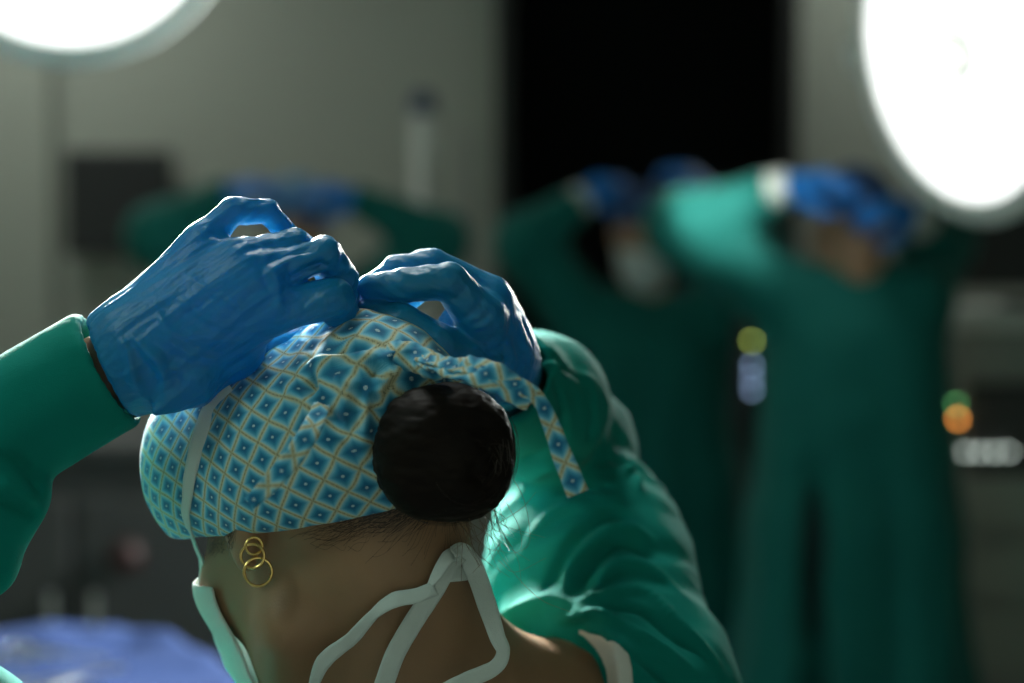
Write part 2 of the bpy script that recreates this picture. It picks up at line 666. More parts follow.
def surgical_lamp(label, c, n, R, power, mount, spread=150):
    c = np.asarray(c, float)
    n, u, v = frame_from(n)
    t = thing('surgical_lamp', label, 'surgical lamp', (mount[0], mount[1], ZC), 'surgical lamps hung from the ceiling')
    MB().lathe([(0.02, -0.10), (R * 0.35, -0.098), (R * 0.75, -0.075), (R * 1.05, -0.04), (R * 1.15, -0.012), (R * 1.16, 0.004),
                (R * 1.13, 0.012), (R * 1.0, 0.010), (R * 0.995, -0.004), (0.02, -0.004)], c, n, 64).build('housing', M['white'], t, True)
    lens = MB().lathe([(0.055, 0.0), (R * 0.99, 0.0), (R * 0.99, 0.004), (0.055, 0.004)], c, n, 64).build('lens', M['lens'], t, True)
    # led pods behind the cover
    k = 0
    for ring, cnt in ((0.42, 8), (0.74, 14)):
        for i in range(cnt):
            a = 2 * math.pi * (i + 0.5 * (ring > .5)) / cnt
            q = c + (u * math.cos(a) + v * math.sin(a)) * R * ring
            MB().lathe([(R * .10, 0.004), (R * .115, 0.009), (R * .09, 0.013)], q, n, 16).build('led_pod', M['pod'], lens, True)
    MB().lathe([(0.05, -0.002), (0.052, 0.012), (0.03, 0.018), (0.024, 0.035), (0.028, 0.09), (0.022, 0.115), (0.008, 0.122)], c, n, 24) \
        .build('centre_handle', M['grey'], t, True)
    for sgn in (-1, 1):
        q = c + u * sgn * R * 1.05 - n * 0.02
        MB().tube(spline([q, q + u * sgn * 0.06, q + u * sgn * 0.085 + v * 0.05], 6), 0.021, 12).build('side_grip', M['white'], t, True)
    # yoke and suspension arm
    yk = [c + (u * math.cos(a) * 1.12 + v * math.sin(a) * 1.12) * R - n * 0.05 for a in np.linspace(0.1, math.pi - 0.1, 15)]
    MB().tube(yk, 0.016, 10).build('yoke', M['white'], t, True)
    top = c + v * 1.12 * R - n * 0.05
    kn = np.array([top[0] * 0.6 + mount[0] * 0.4, top[1] * 0.6 + mount[1] * 0.4, max(top[2] + 0.25, 2.45)])
    MB().tube(spline([top, (top + kn) / 2 - n * 0.05, kn], 8), 0.024, 12).build('arm', M['white'], t, True)
    MB().tube([kn, [mount[0], mount[1], 2.72]], 0.032, 12).build('arm', M['white'], t, True)
    MB().lathe([(0.045, -0.32), (0.045, -0.06), (0.13, -0.045), (0.13, 0.0)], (mount[0], mount[1], ZC), (0, 0, 1), 24).build('ceiling_mount', M['white'], t, True)
    ld = bpy.data.lights.new('lamp_light', 'AREA')
    ld.shape = 'DISK'; ld.size = R * 1.9
    ld.energy = power; ld.color = (0.93, 1.0, 0.95)
    ld.spread = math.radians(spread)
    lo = bpy.data.objects.new('lamp_light', ld)
    COL.objects.link(lo)
    lo.location = Vector(c + n * 0.02)
    lo.rotation_mode = 'QUATERNION'
    lo.rotation_quaternion = Vector(-n).to_track_quat('Z', 'Y')
    attach(lo, t)
    return t


LL = P(70, -100, 2.75)
surgical_lamp('round white surgical lamp over the blue draped table', LL, P(330, 430, 1.35) - LL,
              0.205, LAMP_LEFT_POWER, (-0.2, 3.6), 75)
LR = P(958, 55, 3.75)
surgical_lamp('large tilted surgical lamp glowing white beside the gowned person seen from behind', LR, np.array([-0.89, -0.38, -0.22]),
              0.28, LAMP_RIGHT_POWER, (0.6, 3.3), 118)

# unseen ceiling panels added for front fill, back wall wash and overhead light
for i, (x, y) in enumerate(((-1.5, 0.4), (1.4, -0.4), (-1.6, 5.7), (1.3, 5.95), (-0.35, 2.05))):
    t = thing('ceiling_light', ['flush ceiling light panel over the left arm of the person tying the cap', 'flush ceiling light panel behind the person tying the cap',
              'flush ceiling light panel above the dark wall screen', 'flush ceiling light panel above the wall right of the doorway', 'flush ceiling light panel over the near end of the blue draped table'][i],
              'ceiling light', (x, y, ZC), 'ceiling light panels')
    MB().box((x, y, ZC - 0.012), (0.62, 0.62, 0.024), bev=0.005).build('frame', M['white'], t)
    MB().box((x, y, ZC - 0.026), (0.56, 0.56, 0.006)).build('diffuser', emit('panel_glow', (0.75, 1.0, 0.86), 0.25), t)
    ld = bpy.data.lights.new('panel_light', 'AREA')
    ld.shape = 'SQUARE'; ld.size = 0.55; ld.energy = ADDED_PANEL_POWER * (2.3, 0.25, 2.0, 1.15, 1.8)[i]; ld.color = (0.72, 1.0, 0.90) if i in (0, 1) else (0.95, 1.0, 0.94)
    if i == 4:
        ld.spread = math.radians(80)  # narrow overhead light added for the shoulder and sleeve
    lo = bpy.data.objects.new('panel_light', ld)
    COL.objects.link(lo); lo.location = (x, y, ZC - 0.035)
    attach(lo, t)


# ------------------------------------------------------------------ heads and hands shared by all four people
def rot(yaw, pitch, roll):
    """head turned left by yaw, bowed by pitch, leaned to its left by roll (degrees); unrotated it looks along +Y"""
    a, b, c = [math.radians(x) for x in (yaw, pitch, roll)]
    Rz = np.array([[math.cos(a), -math.sin(a), 0], [math.sin(a), math.cos(a), 0], [0, 0, 1]])
    Rx = np.array([[1, 0, 0], [0, math.cos(b), math.sin(b)], [0, -math.sin(b), math.cos(b)]])
    Ry = np.array([[math.cos(c), 0, -math.sin(c)], [0, 1, 0], [math.sin(c), 0, math.cos(c)]])
    return Rz @ Rx @ Ry


def head_sdf(q, ears=True):
    s = np.stack([np.abs(q[:, 0]), q[:, 1], q[:, 2]], 1)          # mirror
    d = ell(q, (0, -0.018, 0.028), (0.077, 0.097, 0.074))
    d = smin(d, ell(q, (0, 0.030, -0.025), (0.064, 0.066, 0.085)), 0.03)
    d = smin(d, rcone(s, (0.054, 0.002, -0.066), (0.018, 0.075, -0.104), 0.019, 0.017), 0.03)   # jaw
    d = smin(d, ell(q, (0, 0.078, -0.100), (0.022, 0.018, 0.018)), 0.02)                        # chin
    d = smin(d, ell(s, (0.046, 0.058, -0.030), (0.024, 0.024, 0.022)), 0.025)                   # cheekbone
    d = smin(d, rcone(s, (0.012, 0.090, 0.020), (0.045, 0.074, 0.022), 0.010, 0.008), 0.012)    # brow
    d = smax(d, -ell(s, (0.032, 0.098, 0.002), (0.019, 0.014, 0.012)), 0.012)                   # eye socket
    d = smin(d, ell(s, (0.031, 0.080, 0.001), (0.0135, 0.0135, 0.0135)), 0.004)                 # eyeball and lids
    d = smin(d, rcone(q, (0, 0.096, 0.012), (0, 0.116, -0.034), 0.008, 0.012), 0.012)           # nose
    d = smin(d, ell(s, (0.013, 0.104, -0.037), (0.009, 0.011, 0.008)), 0.006)                   # nostril wing
    d = smin(d, ell(q, (0, 0.094, -0.064), (0.024, 0.010, 0.006)), 0.008)                       # upper lip
    d = smin(d, ell(q, (0, 0.093, -0.075), (0.021, 0.010, 0.007)), 0.006)                       # lower lip
    if ears:
        e = ell(s, (0.0755, -0.010, 0.005), (0.010, 0.018, 0.029))
        e = smax(e, -ell(s, (0.0875, -0.006, 0.011), (0.009, 0.011, 0.017)), 0.004)
        e = smin(e, ell(s, (0.0745, -0.002, -0.020), (0.006, 0.008, 0.010)), 0.006)              # lobe
        d = smin(d, e, 0.006)
    return d


def finger(parts, pts, rad):
    for i in range(len(pts) - 1):
        parts.append((pts[i], pts[i + 1], rad[i], rad[i + 1]))


def cones(p, parts, k):
    d = None
    for (a, b, r1, r2) in parts:
        e = rcone(p, a, b, r1, r2)
        d = e if d is None else smin(d, e, k)
    return d


def unit(v):
    v = np.asarray(v, float)
    return v / (np.linalg.norm(v) + 1e-12)


def posed_hand(wrist, fdir, dorsal, thumb_sign, curl=(35, 45, 30), sc=1.0):
    """palm and five curled fingers; fdir towards the fingers, dorsal out of the back of the hand"""
    w = np.asarray(wrist, float)
    f = unit(fdir); n = unit(np.asarray(dorsal, float) - f * (np.asarray(dorsal, float) @ f)); s = np.cross(f, n) * thumb_sign
    palm, fing = [], []
    for (o, ln, r) in ((0.030, 0.088, .0095), (0.010, 0.092, .0100), (-0.010, 0.086, .0095), (-0.028, 0.077, .0085)):
        m = w + f * ln * sc + s * o * sc
        palm.append((w + s * o * 0.55 * sc, m, 0.020 * sc, 0.0135 * sc))
        tot = {0.030: 0.076, 0.010: 0.084, -0.010: 0.078, -0.028: 0.062}[o] * sc
        pts = [m]; a = 0.0
        for frac, cu in zip((0.45, 0.30, 0.25), curl):
            a += math.radians(cu)
            d = f * math.cos(a) - n * math.sin(a)
            pts.append(pts[-1] + d * tot * frac)
        finger(fing, pts, [r * 1.08 * sc, r * sc, r * 0.9 * sc, r * 0.75 * sc])
    b = w + s * 0.022 * sc + f * 0.018 * sc - n * 0.008
    t1 = b + (f * 0.6 + s * 0.75 - n * 0.35) * 0.042 * sc
    t2 = t1 + (f * 0.85 + s * 0.25 - n * 0.45) * 0.032 * sc
    t3 = t2 + (f * 0.85 - s * 0.05 - n * 0.5) * 0.026 * sc
    finger(fing, [b, t1, t2, t3], [0.017 * sc, 0.013 * sc, 0.0115 * sc, 0.0088 * sc])
    return palm, fing


def ribbon(name, pts, width, mat, parent, face, thick=0.0008, n=8, wave=0.0, curl=0.0, uv=False, seg=5):
    """woven tape: a thin closed band along a path, its flat side turned towards `face`"""
    path = spline(pts, n)
    m = len(path)
    w = np.interp(np.linspace(0, 1, m), np.linspace(0, 1, len(np.atleast_1d(width))), np.atleast_1d(width))
    T = np.gradient(path, axis=0); T /= np.linalg.norm(T, axis=1, keepdims=True) + 1e-12
    fc = np.atleast_2d(np.asarray(face, float))
    fi = np.stack([np.interp(np.linspace(0, 1, m), np.linspace(0, 1, len(fc)), fc[:, a]) for a in range(3)], 1)
    V = []; UVs = []
    cum = np.concatenate([[0], np.cumsum(np.linalg.norm(np.diff(path, axis=0), axis=1))])
    for i in range(m):
        f = unit(fi[i] - T[i] * (fi[i] @ T[i])); b = np.cross(T[i], f)
        for side in (1, -1):
            for j in range(seg):
                t = (j / (seg - 1) - 0.5) * side
                q = path[i] + b * t * w[i] + f * (side * thick / 2 + curl * (4 * t * t - 0.5) * w[i]
                                                   + wave * math.sin(cum[i] * 260 + t * 5) + wave * 0.7 * math.sin(cum[i] * 611 + t * 9))
                V.append(q); UVs.append((t * w[i], cum[i], 0))
    F = []
    k = 2 * seg
    for i in range(m - 1):
        for j in range(k):
            l = (j + 1) % k
            F.append((i * k + j, i * k + l, (i + 1) * k + l, (i + 1) * k + j))
    F.append(tuple(range(k - 1, -1, -1))); F.append(tuple((m - 1) * k + j for j in range(k)))
    ob = mesh_object(name, V, F, mat, parent)
    if uv:
        attr_uv(ob, UVs)
    return ob


TOCAM = unit(CAM - P(300, 480, 1.3))

# ------------------------------------------------------------------ the person in front, tying a cap
HC = P(340, 505, 1.30)
HR = rot(38, 20, 4)
HS = 1.07
hl = lambda p: ((p - npa(HC)) @ npa(HR)) / HS
hw = lambda q: HC + HR @ (np.asarray(q, float) * HS)

SR, ER, WR = P(614, 722, 1.40), P(568, 442, 1.56), P(495, 364, 1.340)
SL, EL, WL = P(190, 905, 1.30), P(-205, 610, 1.20), P(130, 360, 1.245)
GSR = P(628, 708, 1.40)
NB = P(428, 712, 1.335)
NECK = hw((0, -0.035, -0.04))
MID = (SR + SL) / 2
PEL = np.array([MID[0], 1.40, 0.88])
front = thing('person', 'person in a teal gown and blue diamond-print cap, back turned, hands tying the cap', 'person',
              (PEL[0], PEL[1], 0.0))


def fg_trunk(p, g):
    d = rcone(p, NB, SR, 0.064, 0.048) if g == 0 else rcone(p, NB, GSR, 0.062 + g, 0.056 + g)
    d = smin(d, rcone(p, NB, SL, 0.062 + g, 0.056 + g), 0.03)
    d = smin(d, rcone(p, MID + np.array([0.0, 0.03, -0.08]), PEL, 0.125 + g, 0.15 + g), 0.05)
    return d


def fg_body(p):
    d = head_sdf(hl(p)) * HS
    d = smin(d, rcone(p, NECK, NB, 0.052, 0.060), 0.025)
    d = smin(d, fg_trunk(p, 0.0), 0.035)
    for (s, e, m, w) in ((SR, ER, P(532, 404, 1.45), WR), (SL, EL, P(8, 428, 1.238), P(126, 362, 1.240))):
        d = smin(d, rcone(p, s, e, 0.046, 0.040), 0.03)
        d = smin(d, smin(rcone(p, e, m, 0.040, 0.029), rcone(p, m, w, 0.029, 0.0245), 0.01), 0.01)
    return d


def fg_legs(p):
    d = rcone(p, PEL, PEL + np.array([0, 0, 0.25]), 0.15, 0.14)
    for s in (-1, 1):
        hip = PEL + np.array([0.085 * s, 0, 0]); kn = np.array([hip[0], hip[1] - 0.02, 0.47]); an = np.array([hip[0], hip[1] - 0.03, 0.07])
        d = smin(d, rcone(p, hip, kn, 0.085, 0.058), 0.02)
        d = smin(d, rcone(p, kn, an, 0.056, 0.038), 0.02)
    return d


V1, Q1 = polygonise(fg_body, (-0.50, 1.02, 1.02), (0.20, 1.72, 1.72), 0.003)
V1 = relax(V1, Q1, 2)
V2, Q2 = polygonise(fg_legs, (-0.40, 1.1, 0.02), (0.25, 1.7, 1.05), 0.01)
body = mesh_object('body', np.vstack([V1, V2]), np.vstack([Q1, Q2 + len(V1)]), M['skin'], front)
VB, QB = V1, Q1

# gown ----------------------------------------------------------------------
CUT = P(460, 676, 1.300)
CUTR = 0.109
CUFF_L, CUFF_R = P(111, 370, 1.238), P(501, 374, 1.362)
NL = unit(CUFF_L - P(20, 424, 1.236)); NRr = unit(CUFF_R - P(556, 420, 1.47))


def hollow(p, d, c, n, r):
    """sleeve opening: flat rim, hollow behind it"""
    h = (p - npa(c)) @ npa(n)
    d = smax(d, h, 0.004)
    return smax(d, -rcone(p, np.asarray(c) - n * 0.035, np.asarray(c) + n * 0.03, r, r), 0.003)


def fg_gown(p):
    d = fg_trunk(p, 0.016)
    d = smin(d, rcone(p, GSR, P(592, 570, 1.49), 0.074, 0.073), 0.03)
    ar = rcone(p, P(592, 570, 1.49), P(562, 450, 1.57), 0.073, 0.050)
    d = smin(d, ar, 0.02)
    fa = smin(rcone(p, P(562, 446, 1.57), P(538, 402, 1.45), 0.050, 0.046), rcone(p, P(538, 402, 1.45), P(493, 368, 1.34), 0.046, 0.034), 0.02)
    fa = hollow(p, fa, CUFF_R, NRr, 0.031)
    d = smin(d, fa, 0.02)
    up = rcone(p, SL, EL, 0.046, 0.044)
    d = smin(d, up, 0.03)
    c2 = P(8, 426, 1.236)
    fl = rcone(p, c2, CUFF_L + NL * 0.03, 0.041, 0.0385)
    fl = hollow(p, fl, CUFF_L, NL, 0.033)
    sl = rcone(p, EL, P(-45, 490, 1.235), 0.062, 0.052)
    sl = smin(sl, rcone(p, P(-30, 470, 1.235), P(14, 492, 1.225), 0.045, 0.020), 0.02)
    sl = smin(sl, rcone(p, P(-30, 520, 1.23), P(-12, 566, 1.225), 0.035, 0.018), 0.02)
    d = smin(d, smin(fl, sl, 0.006), 0.02)
    return smax(d, -sph(p, CUT, CUTR), 0.004)


GF = [
    ([(538, 620), (553, 563), (588, 519), (618, 508), (654, 528)], -0.009, 0.0075),
    ([(556, 600), (570, 560), (600, 532), (630, 522), (662, 542)], 0.006, 0.007),
    ([(571, 590), (600, 550), (627, 540), (662, 556)], -0.009, 0.006),
    ([(580, 600), (610, 566), (640, 560), (687, 590)], 0.007, 0.007),
    ([(548, 623), (580, 612), (609, 612), (645, 634), (699, 668)], 0.008, 0.0055),
    ([(575, 600), (606, 590), (642, 588), (687, 627), (730, 674)], 0.008, 0.006),
    ([(600, 603), (645, 606), (675, 629), (702, 648)], -0.009, 0.006),
    ([(620, 650), (660, 668), (690, 690)], -0.006, 0.006),
    ([(580, 628), (620, 640), (655, 672)], 0.004, 0.005),
    ([(530, 342), (555, 351), (602, 380)], 0.005, 0.005),
    ([(540, 360), (556, 365), (580, 385), (586, 405)], 0.007, 0.005),
    ([(548, 372), (566, 395), (566, 440)], -0.005, 0.006),
    ([(597, 392), (595, 444)], -0.008, 0.0055),
    ([(609, 395), (606, 455), (625, 474)], 0.006, 0.005),
    ([(612, 408), (612, 413)], 0.007, 0.004),
    ([(612, 430), (616, 455)], -0.006, 0.004),
    ([(622, 476), (635, 470), (644, 492)], 0.007, 0.005),
    ([(520, 467), (552, 454), (572, 430)], -0.007, 0.006),
    ([(545, 491), (580, 481), (620, 485)], -0.008, 0.006),
    ([(510, 490), (545, 474), (590, 462)], 0.005, 0.007),
    ([(520, 545), (550, 510), (590, 497)], 0.005, 0.007),
    ([(0, 452), (25, 470), (48, 492)], -0.006, 0.005),
    ([(0, 500), (25, 512), (40, 520)], -0.006, 0.005),
    ([(0, 475), (20, 487), (44, 504)], 0.004, 0.005),
]


def gown_post(V, Q):
    N = normals(V, Q)
    V = V + N * (0.0016 * fbm(V * 28, 2, 3) + 0.0030 * noise(V * 11, 9))[:, None]
    a0, a1 = P(628, 708, 1.40), P(560, 446, 1.57)
    ax = unit(a1 - a0); t = (V - a0) @ ax
    r = V - a0 - t[:, None] * ax
    w = np.clip(1.6 - np.linalg.norm(r, axis=1) / 0.075, 0, 1) * np.clip((t + 0.03) * 20, 0, 1) * np.clip((0.34 - t) * 12, 0, 1)
    bunch = 1 - 2.2 * np.abs(fbm(np.stack([t * 34 + 0.9 * noise(V * 9, 77), r[:, 0] * 7, r[:, 2] * 7], 1), 2, 41))
    V = V + N * (0.0036 * w * bunch)[:, None]
    return relax(folds(V, Q, [(a, b * (0.85 if b < 0 else 1.0), c * 0.62) for a, b, c in GF]), Q, 1, 0.4)


gown, VG, QG = sdf_object('gown', fg_gown, (-0.56, 1.02, 1.10), (0.26, 1.74, 1.58), 0.0028, M['gown'], front, 2, gown_post)


def fg_skirt(p):
    top = MID + np.array([0, 0.03, -0.12])
    d = rcone(p, top, PEL, 0.142, 0.175)
    d = smin(d, rcone(p, PEL, np.array([PEL[0], PEL[1], 0.40]), 0.175, 0.23), 0.05)
    d = np.maximum(d, 0.33 - p[:, 2])
    a = np.arctan2(p[:, 1] - PEL[1], p[:, 0] - PEL[0])
    return (d + 0.010 * np.sin(a * 9) * np.clip((1.1 - p[:, 2]) * 1.5, 0, 1)) * 0.8


sdf_object('gown_skirt', fg_skirt, (-0.42, 1.05, 0.31), (0.30, 1.75, 1.14), 0.012, M['gown'], front, 1)
for s in (-1, 1):
    c = np.array([PEL[0] + 0.085 * s, PEL[1], 0])
    sdf_object('clog', lambda p, c=c: np.maximum(smin(rcone(p, c + [0, -0.07, 0.045], c + [0, 0.12, 0.035], 0.046, 0.042),
               rcone(p, c + [0, -0.05, 0.06], c + [0, 0.0, 0.07], 0.045, 0.045), 0.02), 0.002 - p[:, 2]),
               c + [-.07, -.14, -.01], c + [.07, .19, .14], 0.008, M['shoe'], front)

# white binding on the neckline of the gown


def bind(p):
    g = fg_gown_open(p) - 0.0034
    g = smax(g, -(g + 0.024), 0.001)
    s = np.abs(sph(p, CUT, CUTR + 0.001)) - 0.0055
    return smax(smax(smax(g, s, 0.002), p[:, 2] - 1.327, 0.002), 0.044 - p[:, 0], 0.002)


def fg_gown_open(p):
    d = fg_trunk(p, 0.016)
    return smin(d, rcone(p, GSR, P(592, 570, 1.49), 0.074, 0.073), 0.03)


sdf_object('neck_binding', bind, (-0.22, 1.12, 1.12), (0.18, 1.52, 1.48), 0.0022, M['lining'], front, 1)

# gloves ----------------------------------------------------------------------
D = 1.215
lp, lf = [], []
lw = P(138, 352, D + 0.012)
mcp = {'i': P(272, 310, D), 'm': P(266, 276, D - 0.004), 'r': P(238, 260, D + 0.002), 'p': P(204, 240, D + 0.012)}
finger(lp, [P(146, 366, D + .012), mcp['i']], [0.022, 0.0150])
finger(lp, [P(140, 350, D + .008), mcp['m']], [0.022, 0.0140])
finger(lp, [P(136, 338, D + .010), mcp['r']], [0.020, 0.0135])
finger(lp, [P(130, 328, D + .014), mcp['p']], [0.018, 0.0115])
finger(lp, [P(170, 372, D + .016), P(236, 352, D + .022)], [0.020, 0.018])
finger(lf, [mcp['i'], P(334, 298, D + .000), P(343, 320, D + .022), P(318, 336, D + .036)], [0.0138, 0.0122, 0.0112, 0.0088])
finger(lf, [mcp['m'], P(324, 254, D + .002), P(343, 280, D + .018), P(346, 308, D + .034)], [0.0122, 0.0106, 0.0096, 0.0080])
finger(lf, [mcp['r'], P(294, 244, D + .012), P(322, 262, D + .034), P(340, 290, D + .042)], [0.0112, 0.0095, 0.0090, 0.0080])
finger(lf, [mcp['p'], P(233, 211, D + .018), P(268, 212, D + .026), P(288, 236, D + .030)], [0.0100, 0.0078, 0.0076, 0.0070])
finger(lf, [P(200, 372, D + .030), P(262, 352, D + .040), P(308, 336, D + .044), P(340, 324, D + .044)], [0.0165, 0.0130, 0.0115, 0.0090])


def glove_left(p):
    d = cones(p, lp, 0.016)
    d = smin(d, cones(p, lf, 0.0016), 0.004)
    c0, c1 = P(104, 372, 1.238), P(160, 342, D + .012)
    g = rcone(p, c0, c1, 0.0345, 0.028)
    n = unit(c1 - c0)
    g = smin(g, rcone(p, P(156, 411, 1.204), P(188, 384, 1.216), 0.0030, 0.016), 0.010)      # loose pointed corner of the cuff
    h = (p - npa(P(95, 325, 1.24))) @ npa(-unit(P(190, 281, 1.24) - P(95, 325, 1.24)))
    d = smin(d, g, 0.014)
    return smax(d, h, 0.003)


def wrinkle(axis_a, axis_b, amp, seed):
    a = unit(np.asarray(axis_b) - np.asarray(axis_a))

    def post(V, Q):
        N = normals(V, Q)
        al = V @ a
        perp = V - al[:, None] * a
        w = fbm(np.concatenate([perp * 120, ], 1) + a * al[:, None] * 16, 3, seed)
        r = 1 - 2 * np.abs(w)
        V = V + N * (amp * r + 0.0007 * noise(V * 55, seed + 5))[:, None]
        return V
    return post


def glove_left_post(V, Q):
    V = wrinkle(P(130, 395, D), P(300, 270, D), 0.0008, 21)(V, Q)
    V = folds(V, Q, [
        ([(112, 330), (124, 350), (134, 380), (140, 398)], 0.0022, 0.0035), ([(122, 322), (146, 358), (178, 388)], 0.0014, 0.0025),
        ([(150, 300), (178, 330), (215, 352)], 0.0010, 0.0022), ([(170, 290), (205, 322), (240, 335)], 0.0009, 0.0022),
        ([(180, 268), (215, 300), (252, 318)], 0.0008, 0.002),
        ([(134, 330), (160, 362), (200, 385)], 0.0018, 0.0035), ([(160, 330), (190, 355), (230, 368)], 0.0016, 0.0035),
        ([(150, 350), (165, 380), (160, 405)], 0.0024, 0.004), ([(185, 330), (215, 345), (250, 345)], 0.0013, 0.003),
        ([(262, 250), (268, 275), (276, 300)], -0.0016, 0.003), ([(276, 262), (283, 290), (284, 320)], 0.0013, 0.003),
        ([(292, 258), (297, 280)], -0.0012, 0.0025), ([(305, 292), (307, 318)], -0.0012, 0.0025), ([(322, 290), (325, 315)], 0.0010, 0.0025),
        ([(265, 262), (290, 248), (318, 242)], -0.0025, 0.0028), ([(292, 282), (320, 270), (335, 272)], -0.0035, 0.0028),
        ([(225, 262), (255, 245), (285, 235)], -0.0010, 0.003),
    ])
    return relax(V, Q, 1, 0.25)


sdf_object('glove', glove_left, (-0.26, 1.12, 1.42), (-0.08, 1.34, 1.66), 0.0012, M['glove'], front, 2, glove_left_post)

E = 1.252
rp, rf = [], []
ri, rm, rr, rk = P(480, 318, E), P(490, 298, E + .020), P(492, 300, E + .042), P(494, 316, E + .058)
finger(rp, [P(494, 360, E + .050), ri], [0.022, 0.0150])
finger(rp, [P(496, 356, E + .058), rm], [0.022, 0.0140])
finger(rp, [P(498, 356, E + .072), rr], [0.020, 0.0130])
finger(rp, [P(498, 362, E + .080), rk], [0.018, 0.0120])
finger(rp, [P(490, 374, E + .045), P(465, 366, E + .010)], [0.020, 0.0180])
finger(rf, [ri, P(449, 281, E - .012), P(405, 285, E - .012), P(369, 287, E - .006)], [0.0145, 0.0115, 0.0105, 0.0080])
finger(rf, [rm, P(432, 266, E + .012), P(395, 272, E + .010), P(368, 290, E + .008)], [0.0135, 0.0105, 0.0098, 0.0080])
finger(rf, [rr, P(428, 265, E + .036), P(394, 275, E + .036), P(372, 295, E + .030)], [0.0125, 0.0100, 0.0092, 0.0078])
finger(rf, [rk, P(455, 280, E + .060), P(428, 285, E + .062), P(408, 300, E + .056)], [0.0110, 0.0088, 0.0082, 0.0070])
finger(rf, [P(474, 364, E + .012), P(440, 347, E - .012), P(404, 323, E - .014), P(370, 311, E - .006)], [0.0185, 0.0135, 0.0112, 0.0085])


rp.append((P(457, 328, E + .026), P(474, 346, E + .034), 0.0125, 0.016))


def glove_right(p):
    d = cones(p, rp, 0.014)
    d = smin(d, cones(p, rf, 0.0020), 0.005)
    d = smin(d, rcone(p, P(488, 356, E + .040), P(502, 374, 1.375), 0.028, 0.0290), 0.012)
    h = (p - npa(P(506, 378, 1.39))) @ npa(-unit(P(480, 345, E + .02) - P(506, 378, 1.39)))
    return smax(d, h, 0.003)


def glove_right_post(V, Q):
    V = wrinkle(P(530, 360, E), P(440, 300, E), 0.0006, 33)(V, Q)
    V = folds(V, Q, [
        ([(458, 322), (475, 315), (488, 300)], -0.0013, 0.0022), ([(455, 332), (480, 328), (498, 310)], -0.0015, 0.0022),
        ([(460, 340), (485, 338), (503, 320)], -0.0015, 0.0022), ([(448, 306), (463, 300), (472, 288)], -0.0010, 0.002),
        ([(470, 350), (495, 348), (512, 335)], 0.0014, 0.003), ([(480, 360), (505, 360), (520, 350)], 0.0014, 0.003),
        ([(400, 312), (398, 330)], -0.0008, 0.002), ([(412, 316), (408, 336)], -0.0008, 0.002), ([(424, 324), (418, 344)], -0.0008, 0.002),
        ([(512, 340), (518, 358), (516, 378)], 0.0016, 0.003), ([(432, 340), (440, 330), (446, 322)], 0.0012, 0.003),
    ])
    return relax(V, Q, 1, 0.25)


sdf_object('glove', glove_right, (-0.14, 1.17, 1.42), (0.05, 1.44, 1.62), 0.0012, M['glove'], front, 2, glove_right_post)

# printed cap ----------------------------------------------------------------
BUN = P(449, 456, 1.185)
KNOT = P(398, 352, 1.205)


def cap_local(q):
    d = ell(q, (-0.001, -0.008, 0.030), (0.0935, 0.113, 0.078))
    d = smin(d, ell(q, (-0.012, 0.044, 0.046), (0.080, 0.075, 0.068)), 0.03)
    return d


def band_plane(q):
    return -(q[:, 2] - (-0.006 + 0.19 * q[:, 1]))       # > 0 below the lower edge


def cap_sdf(p):
    q = hl(p)
    d = cap_local(q) * HS
    d = smin(d, rcone(p, hw((-0.01, -0.03, 0.060)), P(361, 332, 1.235), 0.042, 0.009), 0.03)
    d = smin(d, rcone(p, hw((0, -0.07, 0.05)), P(402, 369, 1.215), 0.040, 0.012), 0.03)
    d = smin(d, rcone(p, hw((-0.02, -0.09, 0.04)), P(385, 430, 1.215), 0.040, 0.020), 0.03)
    d = smax(d, band_plane(q) * HS, 0.004)
    inner = (cap_local(q) * HS) + 0.006
    inner = smax(inner, -(q[:, 2] - 0.035), 0.003)          # hollow only near the rim
    return d


CF = [
    ([(363, 366), (378, 366), (392, 370)], -0.007, 0.005), ([(300, 364), (335, 356), (388, 354)], 0.004, 0.004),
    ([(303, 372), (310, 392)], -0.008, 0.005), ([(318, 414), (335, 426), (352, 440)], -0.004, 0.004),
    ([(384, 402), (386, 380), (408, 368)], 0.005, 0.004), ([(316, 364), (314, 408)], 0.003, 0.004),
    ([(342, 385), (346, 425), (352, 450)], 0.003, 0.004), ([(362, 380), (368, 410), (366, 450)], 0.004, 0.004),
    ([(374, 390), (376, 425), (372, 470)], -0.003, 0.0035), ([(330, 372), (348, 378), (360, 374)], 0.003, 0.0035),
    ([(330, 348), (350, 342), (380, 340)], -0.004, 0.004), ([(330, 440), (360, 470), (388, 482)], -0.003, 0.004),
    ([(320, 460), (350, 486), (384, 492)], 0.002, 0.004), ([(280, 380), (300, 400), (312, 430)], 0.003, 0.005),
    ([(382, 360), (394, 352), (404, 350)], 0.004, 0.003),
]


def near_knot(V):
    return np.exp(-(np.linalg.norm(V - P(375, 380, 1.215), axis=1) / 0.042) ** 2)


def cap_post(V, Q):
    N = normals(V, Q)
    q = hl(V)
    up = np.clip((q[:, 2] - 0.04) * 14, 0, 1) * np.clip(-(q[:, 1] - 0.06) * 10, 0, 1)
    V = V + N * (0.0010 * fbm(V * 35, 2, 5) + up * 0.0034 * fbm(V * 44, 2, 8) + near_knot(V) * 0.0036 * fbm(V * 58, 2, 31))[:, None]
    return relax(folds(V, Q, [(a, 1.4 * b, c) for a, b, c in CF]), Q, 1, 0.4)


capo, VC, QC = sdf_object('surgical_cap', cap_sdf, HC - [0.17, 0.17, 0.06], HC + [0.16, 0.17, 0.19], 0.0017, M['cap'], front, 2, cap_post)


